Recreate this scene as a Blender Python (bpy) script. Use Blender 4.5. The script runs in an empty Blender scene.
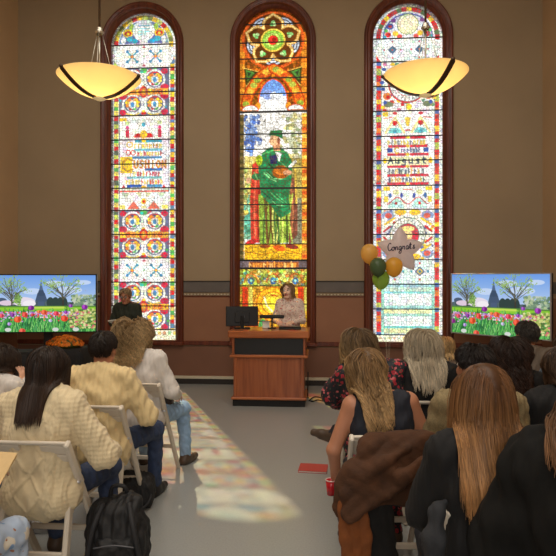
import bpy, math, random
import numpy as np
from mathutils import Vector, Matrix, Euler

SC = bpy.context.scene
COL = SC.collection
random.seed(7)
RNG = np.random.default_rng(11)

# ------------------------------------------------------------------ camera
CAM_H = 1.70
YAW = math.radians(4.4)
F = 560.0
cam_d = bpy.data.cameras.new('camera'); cam = bpy.data.objects.new('camera', cam_d); COL.objects.link(cam)
cam.location = (0, 0, CAM_H); cam.rotation_euler = (math.radians(90), 0, YAW)
cam_d.sensor_width = 36; cam_d.lens = 36 * F / 556; cam_d.clip_start = .02
SC.camera = cam
SC.view_settings.view_transform = 'Standard'; SC.view_settings.look = 'None'
SC.view_settings.exposure = 0.0; SC.view_settings.gamma = 1.0; SC.view_settings.use_curve_mapping = False

# ------------------------------------------------------------------ sky, sun, added fill light
SKY = 1.3; SUN = 9.0
world = bpy.data.worlds.new('sky'); SC.world = world; world.use_nodes = True
bg = world.node_tree.nodes['Background']
bg.inputs[0].default_value = (.97, .985, 1.0, 1); bg.inputs[1].default_value = SKY
def lamp(name, kind, loc, energy, color, direction=None, **kw):
    d = bpy.data.lights.new(name, kind); d.energy = energy; d.color = color
    for k, v in kw.items(): setattr(d, k, v)
    o = bpy.data.objects.new(name, d); COL.objects.link(o); o.location = loc
    if direction is not None: o.rotation_euler = Vector(direction).to_track_quat('-Z', 'Y').to_euler()
    return o
SUN_DIR = (.450, -1.0, -1.145)
lamp('sun', 'SUN', (-6, 14, 12), SUN, (1, .86, .56), SUN_DIR, angle=math.radians(.75))
# unseen area lights added to fill the hall, from overhead and from behind
lamp('ceiling_fill', 'AREA', (-.8, 2.6, 6.55), 265, (1, .93, .82), (0, 0, -1), shape='RECTANGLE', size=5, size_y=6)  # added ambient fill over the seats, no fixture modelled
lamp('rear_fill', 'AREA', (.2, -2.6, 3.6), 125, (1, .95, .88), (-.03, 1, -.12), shape='RECTANGLE', size=2.5, size_y=3.5)  # added fill for back wall and seated backs; rear wall has no window

# ------------------------------------------------------------------ pixel helpers (where a thing stands, from where the photo shows it)
CT, ST = math.cos(YAW), math.sin(YAW)
def P(px, py, d):
    cx = (px - 278) / F * d
    return Vector((cx * CT - d * ST, cx * ST + d * CT, CAM_H - (py - 278) / F * d))
def G(px, d):
    v = P(px, 278, d); return v.x, v.y

# ------------------------------------------------------------------ materials
def srgb(*c):
    c = np.asarray(c, float) / 255.0
    return np.where(c <= .04045, c / 12.92, ((c + .055) / 1.055) ** 2.4)
MATS = {}
def mat(name, rgb, rough=.6, var=.0, vscale=8, bump=0, bscale=60, metal=0, spec=.5, sheen=0, coat=0, trans=0, wave=None, emit=None, alpha=None):
    """Principled material: noise colour variation, noise or wave bump, optional translucency; rgb in 0..255 sRGB."""
    if name in MATS: return MATS[name]
    m = bpy.data.materials.new(name); m.use_nodes = True; nt = m.node_tree; N = nt.nodes; L = nt.links
    b = N['Principled BSDF']; c = tuple(srgb(*rgb)) + (1,)
    b.inputs['Base Color'].default_value = c; b.inputs['Roughness'].default_value = rough
    b.inputs['Metallic'].default_value = metal; b.inputs['Specular IOR Level'].default_value = spec
    if sheen: b.inputs['Sheen Weight'].default_value = sheen
    if coat: b.inputs['Coat Weight'].default_value = coat; b.inputs['Coat Roughness'].default_value = .15
    if alpha is not None: b.inputs['Alpha'].default_value = alpha
    tc = N.new('ShaderNodeTexCoord')
    if var:
        n = N.new('ShaderNodeTexNoise'); n.inputs['Scale'].default_value = vscale; n.inputs['Detail'].default_value = 5
        L.new(tc.outputs['Object'], n.inputs['Vector'])
        r = N.new('ShaderNodeValToRGB'); r.color_ramp.elements[0].position = .3; r.color_ramp.elements[1].position = .7
        r.color_ramp.elements[0].color = tuple(max(0, x * (1 - var)) for x in c[:3]) + (1,)
        r.color_ramp.elements[1].color = tuple(min(1, x * (1 + var)) for x in c[:3]) + (1,)
        L.new(n.outputs['Fac'], r.inputs['Fac']); L.new(r.outputs['Color'], b.inputs['Base Color'])
    if bump:
        if wave:
            n = N.new('ShaderNodeTexWave'); n.inputs['Scale'].default_value = bscale; n.bands_direction = wave
            n.inputs['Distortion'].default_value = 2; n.inputs['Detail'].default_value = 2
        else:
            n = N.new('ShaderNodeTexNoise'); n.inputs['Scale'].default_value = bscale; n.inputs['Detail'].default_value = 4
        L.new(tc.outputs['Object'], n.inputs['Vector'])
        bp = N.new('ShaderNodeBump'); bp.inputs['Strength'].default_value = bump; bp.inputs['Distance'].default_value = .01
        L.new(n.outputs['Fac'], bp.inputs['Height']); L.new(bp.outputs['Normal'], b.inputs['Normal'])
    if emit:
        b.inputs['Emission Color'].default_value = tuple(srgb(*emit[0])) + (1,); b.inputs['Emission Strength'].default_value = emit[1]
    if trans:
        t = N.new('ShaderNodeBsdfTranslucent'); t.inputs[0].default_value = c
        mx = N.new('ShaderNodeMixShader'); mx.inputs[0].default_value = trans
        L.new(b.outputs[0], mx.inputs[1]); L.new(t.outputs[0], mx.inputs[2]); L.new(mx.outputs[0], N['Material Output'].inputs[0])
    MATS[name] = m; return m
def mat_wood(name, c1, c2, scale=3, axis='Z', rough=.35, coat=.15):
    m = bpy.data.materials.new(name); m.use_nodes = True; nt = m.node_tree; N = nt.nodes; L = nt.links
    b = N['Principled BSDF']; b.inputs['Roughness'].default_value = rough; b.inputs['Coat Weight'].default_value = coat
    tc = N.new('ShaderNodeTexCoord'); mp = N.new('ShaderNodeMapping')
    mp.inputs['Scale'].default_value = {'Z': (9, 9, .6), 'X': (.6, 9, 9)}[axis]
    n = N.new('ShaderNodeTexNoise'); n.inputs['Scale'].default_value = scale; n.inputs['Detail'].default_value = 7; n.inputs['Distortion'].default_value = .6
    r = N.new('ShaderNodeValToRGB'); r.color_ramp.elements[0].position = .32; r.color_ramp.elements[1].position = .68
    r.color_ramp.elements[0].color = tuple(srgb(*c1)) + (1,); r.color_ramp.elements[1].color = tuple(srgb(*c2)) + (1,)
    L.new(tc.outputs['Object'], mp.inputs['Vector']); L.new(mp.outputs[0], n.inputs['Vector'])
    L.new(n.outputs['Fac'], r.inputs['Fac']); L.new(r.outputs['Color'], b.inputs['Base Color'])
    MATS[name] = m; return m
def mat_attr(name, mode, strength=1.0, rough=.5, trans=.2):
    """Material coloured by the mesh's own 'Col' attribute: stained glass, lit screen, or strands."""
    m = bpy.data.materials.new(name); m.use_nodes = True; nt = m.node_tree; N = nt.nodes; L = nt.links
    out = N['Material Output']; at = N.new('ShaderNodeAttribute'); at.attribute_name = 'Col'
    b = N['Principled BSDF']
    if mode == 'screen':
        b.inputs['Base Color'].default_value = (.01, .01, .01, 1); b.inputs['Roughness'].default_value = .3
        L.new(at.outputs['Color'], b.inputs['Emission Color']); b.inputs['Emission Strength'].default_value = strength
    elif mode == 'glass':
        t = N.new('ShaderNodeBsdfTransparent'); L.new(at.outputs['Color'], t.inputs[0])
        tl = N.new('ShaderNodeBsdfTranslucent'); L.new(at.outputs['Color'], tl.inputs[0])
        mx = N.new('ShaderNodeMixShader'); mx.inputs[0].default_value = trans
        L.new(t.outputs[0], mx.inputs[1]); L.new(tl.outputs[0], mx.inputs[2]); L.new(mx.outputs[0], out.inputs[0])
    else:
        L.new(at.outputs['Color'], b.inputs['Base Color']); b.inputs['Roughness'].default_value = rough
        b.inputs['Specular IOR Level'].default_value = .45
        tl = N.new('ShaderNodeBsdfTranslucent'); L.new(at.outputs['Color'], tl.inputs[0])
        mx = N.new('ShaderNodeMixShader'); mx.inputs[0].default_value = trans
        L.new(b.outputs[0], mx.inputs[1]); L.new(tl.outputs[0], mx.inputs[2]); L.new(mx.outputs[0], out.inputs[0])
    MATS[name] = m; return m
def mat_floral(name, base, blooms, scale=14, thr=.33, rough=.7):
    """Cloth with scattered printed blossoms and leaves (Voronoi cells)."""
    m = bpy.data.materials.new(name); m.use_nodes = True; nt = m.node_tree; N = nt.nodes; L = nt.links
    b = N['Principled BSDF']; b.inputs['Roughness'].default_value = rough
    tc = N.new('ShaderNodeTexCoord'); prev = None
    for i, col in enumerate(blooms):
        mp = N.new('ShaderNodeMapping'); mp.inputs['Location'].default_value = (3.1 * i, 1.7 * i, .9 * i)
        nz = N.new('ShaderNodeTexNoise'); nz.inputs['Scale'].default_value = 30; nz.inputs['Detail'].default_value = 2
        va = N.new('ShaderNodeVectorMath'); va.operation = 'MULTIPLY_ADD'; va.inputs[1].default_value = (.03, .03, .03)
        v = N.new('ShaderNodeTexVoronoi'); v.inputs['Scale'].default_value = scale * (1 + .35 * i)
        L.new(tc.outputs['Object'], nz.inputs['Vector']); L.new(nz.outputs['Color'], va.inputs[0]); L.new(tc.outputs['Object'], va.inputs[2])
        L.new(va.outputs[0], mp.inputs['Vector']); L.new(mp.outputs[0], v.inputs['Vector'])
        lt = N.new('ShaderNodeMath'); lt.operation = 'LESS_THAN'; lt.inputs[1].default_value = thr * (1 - .12 * i)
        L.new(v.outputs['Distance'], lt.inputs[0])
        mx = N.new('ShaderNodeMix'); mx.data_type = 'RGBA'
        L.new(lt.outputs[0], mx.inputs[0])
        if prev is None: mx.inputs[6].default_value = tuple(srgb(*base)) + (1,)
        else: L.new(prev, mx.inputs[6])
        mx.inputs[7].default_value = tuple(srgb(*col)) + (1,)
        prev = mx.outputs[2]
    L.new(prev, b.inputs['Base Color']); MATS[name] = m; return m

# ------------------------------------------------------------------ object helpers
def tag(o, label=None, cat=None, group=None, kind=None):
    if label: o['label'] = label
    if cat: o['category'] = cat
    if group: o['group'] = group
    if kind: o['kind'] = kind
    return o
def empty(name, loc=(0, 0, 0), rz=0, label=None, cat=None, group=None):
    o = bpy.data.objects.new(name, None); COL.objects.link(o); o.location = loc; o.rotation_euler = (0, 0, rz)
    return tag(o, label, cat, group)
def raw(name, V, faces, m, parent=None, smooth=True, col=None, loc=None, rot=None):
    """Link one mesh object from arrays; faces: (n,k) array or list of lists."""
    V = np.asarray(V, np.float32).reshape(-1, 3)
    me = bpy.data.meshes.new(name)
    if isinstance(faces, np.ndarray):
        faces = [faces]
    if isinstance(faces, list) and faces and isinstance(faces[0], np.ndarray) and faces[0].ndim == 2:
        nl = sum(f.size for f in faces); nf = sum(len(f) for f in faces)
        me.vertices.add(len(V)); me.vertices.foreach_set('co', V.ravel())
        me.loops.add(nl); me.polygons.add(nf)
        me.loops.foreach_set('vertex_index', np.concatenate([f.ravel() for f in faces]).astype(np.int32))
        tot = np.concatenate([np.full(len(f), f.shape[1]) for f in faces])
        me.polygons.foreach_set('loop_start', np.concatenate([[0], np.cumsum(tot)[:-1]]).astype(np.int32))
        me.update(calc_edges=True); me.validate()
    else:
        me.from_pydata([tuple(map(float, v)) for v in V], [], [list(map(int, f)) for f in faces])
    if col is not None:
        a = me.color_attributes.new('Col', 'FLOAT_COLOR', 'POINT')
        c4 = np.ones((len(V), 4), np.float32); c4[:, :3] = col; a.data.foreach_set('color', c4.ravel())
    me.polygons.foreach_set('use_smooth', [smooth] * len(me.polygons))
    for mm in (m if isinstance(m, (list, tuple)) else [m]): me.materials.append(mm)
    o = bpy.data.objects.new(name, me); COL.objects.link(o)
    if parent: o.parent = parent
    if loc is not None: o.location = loc
    if rot is not None: o.rotation_euler = rot
    return o
class MB:
    """Collects boxes, tubes, lathes and sheets; build() links them as ONE mesh object."""
    def __init__(s): s.v = []; s.f = []; s.n = 0
    def add(s, V, F):
        V = np.asarray(V, float).reshape(-1, 3)
        s.v.append(V); s.f += [[i + s.n for i in f] for f in F]; s.n += len(V); return s
    def box(s, c, d, R=None, bev=0.0):
        d = np.asarray(d, float) / 2; b = min(bev, d.min() * .95)
        if b <= 0:
            V = np.array([[x, y, z] for x in (-1, 1) for y in (-1, 1) for z in (-1, 1)]) * d
            Fc = [[0, 1, 3, 2], [4, 6, 7, 5], [0, 4, 5, 1], [2, 3, 7, 6], [0, 2, 6, 4], [1, 5, 7, 3]]
        else:                                                   # chamfered box: 24 vertices
            V = []; idx = {}
            for x in (-1, 1):
                for y in (-1, 1):
                    for z in (-1, 1):
                        for a in range(3):
                            q = np.array([x, y, z]) * (d - b); q[a] = [x, y, z][a] * d[a]
                            idx[(x, y, z, a)] = len(V); V.append(q)
            V = np.array(V); Fc = []
            for a in range(3):
                u, w = [(1, 2), (2, 0), (0, 1)][a]
                for sg in (-1, 1):
                    f = []
                    for su, sw in ((-1, -1), (1, -1), (1, 1), (-1, 1)):
                        t = [0, 0, 0]; t[a] = sg; t[u] = su; t[w] = sw; f.append(idx[tuple(t) + (a,)])
                    Fc.append(f if sg > 0 else f[::-1])
                for s1 in (-1, 1):
                    for s2 in (-1, 1):
                        t = [0, 0, 0]; t[u] = s1; t[w] = s2; e = []
                        for sa in (-1, 1):
                            t[a] = sa; e.append((idx[tuple(t) + (u,)], idx[tuple(t) + (w,)]))
                        f = [e[0][0], e[1][0], e[1][1], e[0][1]]
                        Fc.append(f if s1 * s2 < 0 else f[::-1])
            for x in (-1, 1):
                for y in (-1, 1):
                    for z in (-1, 1):
                        f = [idx[(x, y, z, a)] for a in range(3)]
                        Fc.append(f if x * y * z > 0 else f[::-1])
        if R is not None: V = V @ np.array(R.to_3x3()).T
        return s.add(V + np.asarray(c, float), Fc)
    def bar(s, a, b, w, t, bev=.003, up=(1, 0, 0)):
        """Rectangular bar from a to b; w along `up`, t across."""
        a = Vector(a); b = Vector(b); z = (b - a).normalized(); x = (Vector(up) - z * Vector(up).dot(z)).normalized(); y = z.cross(x)
        R = Matrix((x, y, z)).transposed()
        return s.box((a + b) / 2, (w, t, (b - a).length), R, bev)
    def tube(s, pts, r, n=8, caps=True):
        V, Fc = tube_arrays(np.asarray([tuple(p) for p in pts], float), r, n, caps); return s.add(V, Fc)
    def lathe(s, prof, c=(0, 0, 0), n=32, R=None):
        V = []; Fc = []; m = len(prof)
        for k in range(n):
            a = 2 * math.pi * k / n
            for r, z in prof: V.append((r * math.cos(a), r * math.sin(a), z))
        for k in range(n):
            for j in range(m - 1):
                Fc.append([k * m + j, ((k + 1) % n) * m + j, ((k + 1) % n) * m + j + 1, k * m + j + 1])
        V = np.array(V)
        if R is not None: V = V @ np.array(R.to_3x3()).T
        return s.add(V + np.asarray(c, float), Fc)
    def ball(s, c, r, n=12, R=None):
        r = np.ones(3) * r if np.isscalar(r) else np.asarray(r, float)
        prof = [(max(math.sin(math.pi * j / n), 1e-4), -math.cos(math.pi * j / n)) for j in range(n + 1)]
        t = MB().lathe(prof, n=2 * n); V = t.v[0] * r
        if R is not None: V = V @ np.array(R.to_3x3()).T
        return s.add(V + np.asarray(c, float), t.f)
    def build(s, name, m, parent=None, smooth=False, **kw):
        o = raw(name, np.vstack(s.v), s.f, m, parent, smooth, **kw); return o
def tube_arrays(pts, r, n=8, caps=True):
    m = len(pts); r = np.ones(m) * r if np.isscalar(r) else np.asarray(r, float)
    T = np.gradient(pts, axis=0); T /= np.linalg.norm(T, axis=1)[:, None] + 1e-9
    ref = np.array([0, 0, 1.]) if abs(T[0][2]) < .9 else np.array([1., 0, 0])
    A = []; x = np.cross(T[0], ref); x /= np.linalg.norm(x)
    for t in T:
        x = x - t * x.dot(t); x /= np.linalg.norm(x) + 1e-9; A.append(x.copy())
    A = np.array(A); B = np.cross(T, A); V = []
    for k in range(n):
        a = 2 * math.pi * k / n; V.append(pts + (A * math.cos(a) + B * math.sin(a)) * r[:, None])
    V = np.stack(V, 1).reshape(-1, 3)
    Fc = [[j * n + k, j * n + (k + 1) % n, (j + 1) * n + (k + 1) % n, (j + 1) * n + k] for j in range(m - 1) for k in range(n)]
    if caps: Fc += [list(range(n))[::-1], [(m - 1) * n + k for k in range(n)]]
    return V, Fc
def curve_pts(ctrl, n=24):
    """Catmull-Rom through control points."""
    c = np.asarray([tuple(p) for p in ctrl], float); c = np.vstack([2 * c[0] - c[1], c, 2 * c[-1] - c[-2]]); out = []
    seg = len(c) - 3
    for i in range(n):
        t = i / (n - 1) * seg; k = min(int(t), seg - 1); t -= k; p0, p1, p2, p3 = c[k:k + 4]
        out.append(.5 * ((2 * p1) + (-p0 + p2) * t + (2 * p0 - 5 * p1 + 4 * p2 - p3) * t * t + (-p0 + 3 * p1 - 3 * p2 + p3) * t ** 3))
    return np.array(out)
def copy_tree(o, parent=None):
    c = o.copy(); COL.objects.link(c); c.parent = parent
    for ch in list(o.children): copy_tree(ch, c)
    return c

# ------------------------------------------------------------------ implicit surfaces (bodies, clothes, bags) -> surface nets
def wob(p, seed, scale, n=6):
    g = np.random.default_rng(seed); k = g.normal(size=(n, 3)) * (2 * math.pi / scale); ph = g.uniform(0, 6.28, n)
    return np.sin(p @ k.T + ph).sum(-1) / math.sqrt(n)
def cone(a, b, ra, rb, k=.03, sub=False, flat=None):
    return dict(t='c', a=np.array(a, float), b=np.array(b, float), ra=ra, rb=rb, k=k, sub=sub, flat=flat)
def ell(c, r, k=.03, R=None, sub=False):
    r = np.ones(3) * r if np.isscalar(r) else np.asarray(r, float)
    return dict(t='e', c=np.array(c, float), r=r, k=k, sub=sub, R=None if R is None else np.array(R.to_3x3()))
def boxp(c, h, rd=.02, k=.02, R=None, sub=False):
    return dict(t='b', c=np.array(c, float), h=np.array(h, float), rd=rd, k=k, sub=sub, R=None if R is None else np.array(R.to_3x3()))
def xform(prims, M):
    """Apply a rigid 4x4 to a list of primitives."""
    R = np.array(M.to_3x3()); t = np.array(M.translation); out = []
    for p in prims:
        q = dict(p)
        for kk in ('a', 'b', 'c'):
            if kk in q and isinstance(q[kk], np.ndarray): q[kk] = R @ q[kk] + t
        if q['t'] in 'eb': q['R'] = R if q['R'] is None else R @ q['R']
        out.append(q)
    return out
def pdist(q, X):
    if q['t'] == 'c':
        ab = q['b'] - q['a']; h = np.clip(((X - q['a']) @ ab) / (ab @ ab + 1e-12), 0, 1)
        D = X - q['a'] - h[..., None] * ab
        if q['flat'] is not None:                              # flattened section: (axis, factor)
            ax = np.asarray(q['flat'][0], float); s = q['flat'][1]; dd = D @ ax
            D = D + ((s - 1) * dd)[..., None] * ax
        return np.sqrt((D * D).sum(-1)) - (q['ra'] + (q['rb'] - q['ra']) * h)
    Y = X - q['c']
    if q['R'] is not None: Y = Y @ q['R']
    if q['t'] == 'e':
        u = Y / q['r']; k0 = np.sqrt((u * u).sum(-1)) + 1e-9; w = Y / (q['r'] ** 2); k1 = np.sqrt((w * w).sum(-1)) + 1e-9
        return k0 * (k0 - 1) / k1
    u = np.abs(Y) - (q['h'] - q['rd']); o = np.maximum(u, 0)
    return np.sqrt((o * o).sum(-1)) + np.minimum(u.max(-1), 0) - q['rd']
def pbox(q):
    if q['t'] == 'c':
        r = max(q['ra'], q['rb']) * (1 if q['flat'] is None else max(1, 1 / q['flat'][1]))
        return np.minimum(q['a'], q['b']) - r, np.maximum(q['a'], q['b']) + r
    e = q['r'] if q['t'] == 'e' else q['h']; r = np.abs(q['R']) @ e if q['R'] is not None else e
    return q['c'] - r, q['c'] + r
def comb(D, d, q):
    k = q['k']
    if q['sub']:
        h = np.maximum(k - np.abs(D + d), 0) / k; return np.maximum(D, -d) + h * h * k / 4
    h = np.maximum(k - np.abs(D - d), 0) / k; return np.minimum(D, d) - h * h * k / 4
def sdf_at(prims, X):
    D = np.full(X.shape[:-1], 1e3)
    for q in prims: D = comb(D, pdist(q, X), q)
    return D
def surf(prims, h=.008):
    """Smooth union of primitives on a grid, meshed with naive surface nets."""
    los, his = zip(*[pbox(q) for q in prims if not q['sub']])
    lo = np.min(los, 0) - 3 * h - .02; n = np.ceil((np.max(his, 0) + 3 * h + .02 - lo) / h).astype(int) + 1
    ax = [lo[i] + h * np.arange(n[i]) for i in range(3)]
    D = np.full(n, .08)
    for q in prims:
        l, u = pbox(q); m = q['k'] + 3 * h
        i0 = np.clip(np.floor((l - m - lo) / h).astype(int), 0, n); i1 = np.clip(np.ceil((u + m - lo) / h).astype(int) + 1, 0, n)
        if (i1 <= i0).any(): continue
        sl = tuple(slice(i0[j], i1[j]) for j in range(3))
        X = np.stack(np.meshgrid(*[ax[j][sl[j]] for j in range(3)], indexing='ij'), -1)
        D[sl] = comb(D[sl], pdist(q, X), q)
    D[D == 0] = 1e-9
    S = D < 0
    c = [S[x:n[0] - 1 + x, y:n[1] - 1 + y, z:n[2] - 1 + z] for x in (0, 1) for y in (0, 1) for z in (0, 1)]
    s = sum(a.astype(np.int8) for a in c); act = (s > 0) & (s < 8)
    I = np.argwhere(act); idx = np.full(act.shape, -1); idx[act] = np.arange(len(I))
    corner = np.array([[x, y, z] for x in (0, 1) for y in (0, 1) for z in (0, 1)])
    vals = np.stack([D[tuple((I + o).T)] for o in corner], 1)
    acc = np.zeros((len(I), 3)); cnt = np.zeros(len(I))
    for i in range(8):
        for j in range(i + 1, 8):
            if np.abs(corner[i] - corner[j]).sum() != 1: continue
            a, b = vals[:, i], vals[:, j]; mk = (a < 0) != (b < 0); t = np.where(mk, a / np.where(mk, a - b, 1), 0)
            acc += np.where(mk[:, None], corner[i] + t[:, None] * (corner[j] - corner[i]), 0); cnt += mk
    V = lo + h * (I + acc / cnt[:, None]); Q = []
    for a in range(3):
        b, d = (a + 1) % 3, (a + 2) % 3
        sl0 = [slice(None)] * 3; sl1 = [slice(None)] * 3; sl0[a] = slice(0, -1); sl1[a] = slice(1, None)
        s0, s1 = S[tuple(sl0)], S[tuple(sl1)]; E = np.argwhere(s0 != s1); sg = s0[tuple(E.T)]
        ok = (E[:, b] > 0) & (E[:, d] > 0) & (E[:, b] < n[b] - 1) & (E[:, d] < n[d] - 1); E = E[ok]; sg = sg[ok]
        eb = np.zeros(3, int); eb[b] = 1; ed = np.zeros(3, int); ed[d] = 1
        q = np.stack([idx[tuple((E - eb - ed).T)], idx[tuple((E - ed).T)], idx[tuple(E.T)], idx[tuple((E - eb).T)]], 1)
        Q.append(np.where(sg[:, None], q, q[:, ::-1]))
    return V, np.concatenate(Q)
def normals(V, Q):
    n = np.cross(V[Q[:, 2]] - V[Q[:, 0]], V[Q[:, 3]] - V[Q[:, 1]]); out = np.zeros_like(V)
    for k in range(4): np.add.at(out, Q[:, k], n)
    return out / (np.linalg.norm(out, axis=1)[:, None] + 1e-9)
def blob(name, prims, m, parent=None, h=.008, disp=None, **kw):
    V, Q = surf(prims, h)
    if disp is not None: V = V + normals(V, Q) * disp(V)[:, None]
    return raw(name, V, Q, m, parent, True, **kw)
# ------------------------------------------------------------------ flat pictures (stained glass, lit screens): colour patterns laid on the pane's own grid
class Canvas:
    """Picture in its own units x0..x1, y0..y1 (y down), rasterised at `res` samples per unit."""
    def __init__(s, x0, x1, y0, y1, res, base):
        s.x0, s.y0, s.res = x0, y0, res; s.nx = int(round((x1 - x0) * res)); s.ny = int(round((y1 - y0) * res))
        s.a = np.empty((s.ny, s.nx, 3)); s.a[:] = base
        s.X = x0 + (np.arange(s.nx) + .5) / res; s.Y = y0 + (np.arange(s.ny) + .5) / res
    def win(s, xa, xb, ya, yb):
        i0, i1 = np.searchsorted(s.X, [xa, xb]); j0, j1 = np.searchsorted(s.Y, [ya, yb])
        X, Y = np.meshgrid(s.X[i0:i1], s.Y[j0:j1]); return (slice(j0, j1), slice(i0, i1)), X, Y
    def put(s, sl, mk, c, al=1.0):
        v = s.a[sl]; v[mk] = v[mk] * (1 - al) + np.asarray(c, float) * al
    def rect(s, xa, ya, xb, yb, c): sl, X, Y = s.win(xa, xb, ya, yb); s.put(sl, np.ones(X.shape, bool), c)
    def ell(s, x, y, rx, ry, c, ring=0, rot=0, half=0):
        R = max(rx, ry); sl, X, Y = s.win(x - R, x + R, y - R, y + R); u, v = X - x, Y - y
        if rot: u, v = u * math.cos(rot) + v * math.sin(rot), -u * math.sin(rot) + v * math.cos(rot)
        q = (u / rx) ** 2 + (v / ry) ** 2; mk = q <= 1
        if ring: mk &= (u / (rx - ring)) ** 2 + (v / (ry - ring)) ** 2 >= 1
        if half > 0: mk &= v <= 0
        if half < 0: mk &= v >= 0
        s.put(sl, mk, c)
    def poly(s, pts, c):
        p = np.asarray(pts, float); sl, X, Y = s.win(p[:, 0].min(), p[:, 0].max(), p[:, 1].min(), p[:, 1].max())
        mk = np.zeros(X.shape, bool); n = len(p)
        for i in range(n):
            (xa, ya), (xb, yb) = p[i], p[(i + 1) % n]
            if ya == yb: continue
            mk ^= ((ya > Y) != (yb > Y)) & (X < (xb - xa) * (Y - ya) / (yb - ya) + xa)
        s.put(sl, mk, c)
    def line(s, pts, w, c, al=1.0):
        for (xa, ya), (xb, yb) in zip(pts[:-1], pts[1:]):
            sl, X, Y = s.win(min(xa, xb) - w, max(xa, xb) + w, min(ya, yb) - w, max(ya, yb) + w)
            d2 = (xb - xa) ** 2 + (yb - ya) ** 2 + 1e-9; t = np.clip(((X - xa) * (xb - xa) + (Y - ya) * (yb - ya)) / d2, 0, 1)
            mk = (X - xa - t * (xb - xa)) ** 2 + (Y - ya - t * (yb - ya)) ** 2 <= (w / 2) ** 2; s.put(sl, mk, c, al)
    def mosaic(s, cell, lo, hi, lead=0.0, seed=1, region=None, leadc=(60, 55, 45), hue=0):
        """Break the colours into irregular panes: each pane its own tone, thin lead between."""
        g = np.random.default_rng(seed); xa, ya, xb, yb = region or (s.X[0], s.Y[0], s.X[-1] + 1, s.Y[-1] + 1)
        sl, X, Y = s.win(xa, xb, ya, yb); gx, gy = X / cell, Y / cell
        nx, ny = int(gx.max() - gx.min()) + 4, int(gy.max() - gy.min()) + 4; ox, oy = int(gx.min()) - 1, int(gy.min()) - 1
        jx, jy = g.uniform(.1, .9, (ny, nx)), g.uniform(.1, .9, (ny, nx)); tone = g.uniform(lo, hi, (ny, nx, 1)) * (1 + hue * g.normal(size=(ny, nx, 3)))
        ci, cj = np.floor(gx).astype(int) - ox, np.floor(gy).astype(int) - oy
        d1 = np.full(X.shape, 9.); d2 = np.full(X.shape, 9.); T = np.ones(X.shape + (3,))
        for di in (-1, 0, 1):
            for dj in (-1, 0, 1):
                i, j = np.clip(ci + di, 0, nx - 1), np.clip(cj + dj, 0, ny - 1)
                d = np.hypot(i + ox + jx[j, i] - gx, j + oy + jy[j, i] - gy); nr = d < d1
                d2 = np.where(nr, d1, np.minimum(d2, d)); T = np.where(nr[..., None], tone[j, i], T); d1 = np.where(nr, d, d1)
        v = s.a[sl]; v *= T
        if lead: v[(d2 - d1) < lead / cell] = leadc
        np.clip(s.a, 0, 255, out=s.a)
    def glyphs(s, txt, x, y, h, w, c, t=None):
        t = t or h * .2; n = len(txt); adv = w / n
        for i, ch in enumerate(txt):
            for st in GLY.get(ch, []): s.line([(x + i * adv + a * adv * .72, y + b * h) for a, b in st], t, c)
    def script(s, x, y, w, h, c, seed, c2=None):
        """A line of old, no longer legible black-letter strokes."""
        g = np.random.default_rng(seed); q = x
        while q < x + w - h * .3:
            a = h * g.uniform(.35, .6); top = y + h * g.choice([0, .25, .25]); cc = c2 if (c2 is not None and g.random() < .3) else c
            s.line([(q, top), (q, y + h)], h * .26, cc); s.line([(q, y + h * .3), (q + a * .6, y + h * g.uniform(.15, .9))], h * .22, cc)
            if g.random() < .5: s.line([(q + a * .62, y + h * .3), (q + a * .62, y + h)], h * .22, cc)
            q += a + h * .18
GLY = {'C': [[(.95, .15), (.5, 0), (.1, .3), (.1, .7), (.5, 1), (.95, .85)]], 'U': [[(.1, 0), (.1, .8), (.5, 1), (.9, .8), (.9, 0)]],
 'S': [[(.9, .1), (.4, 0), (.15, .3), (.8, .65), (.6, 1), (.1, .9)]], 'H': [[(.1, 0), (.1, 1)], [(.9, 0), (.9, 1)], [(.1, .5), (.9, .5)]],
 'I': [[(.5, 0), (.5, 1)]], 'O': [[(.5, 0), (.1, .3), (.1, .7), (.5, 1), (.9, .7), (.9, .3), (.5, 0)]], 'N': [[(.1, 1), (.1, 0), (.9, 1), (.9, 0)]],
 'A': [[(.05, 1), (.5, 0), (.95, 1)], [(.25, .6), (.75, .6)]], 'u': [[(.15, .3), (.15, .9), (.75, .9), (.85, .3), (.85, 1)]],
 'g': [[(.8, .35), (.3, .35), (.2, .7), (.7, .8), (.8, .35), (.8, 1.2), (.2, 1.2)]], 's': [[(.85, .35), (.3, .35), (.3, .6), (.8, .7), (.7, 1), (.2, .97)]],
 't': [[(.4, 0), (.4, .9), (.75, 1)], [(.1, .33), (.8, .33)]]}
def grid_picture(name, cv, sub, place, m, parent, keep=None, srgb_in=True, **kw):
    """A pane whose vertices carry the picture: cv averaged over sub x sub samples; place(u,v) -> points, u right 0..1, v down 0..1."""
    ny, nx = cv.ny // sub, cv.nx // sub
    A = srgb(*np.moveaxis(cv.a[:ny * sub, :nx * sub], -1, 0)); A = np.moveaxis(A, 0, -1)
    A = A.reshape(ny, sub, nx, sub, 3).mean((1, 3))
    u = (np.arange(nx)) / (nx - 1); v = np.arange(ny) / (ny - 1); U, Vv = np.meshgrid(u, v)
    pts = place(U.ravel(), Vv.ravel()); I = np.arange(nx * ny).reshape(ny, nx)
    Q = np.stack([I[:-1, :-1], I[1:, :-1], I[1:, 1:], I[:-1, 1:]], -1).reshape(-1, 4)
    if keep is not None:
        k = keep(U.ravel(), Vv.ravel()); Q = Q[k[Q].all(1)]
        used = np.zeros(len(pts), bool); used[Q] = True; remap = np.cumsum(used) - 1; pts = pts[used]; Q = remap[Q]; C = A.reshape(-1, 3)[used]
    else: C = A.reshape(-1, 3)
    return raw(name, pts, Q, m, parent, False, col=C, **kw)

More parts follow.
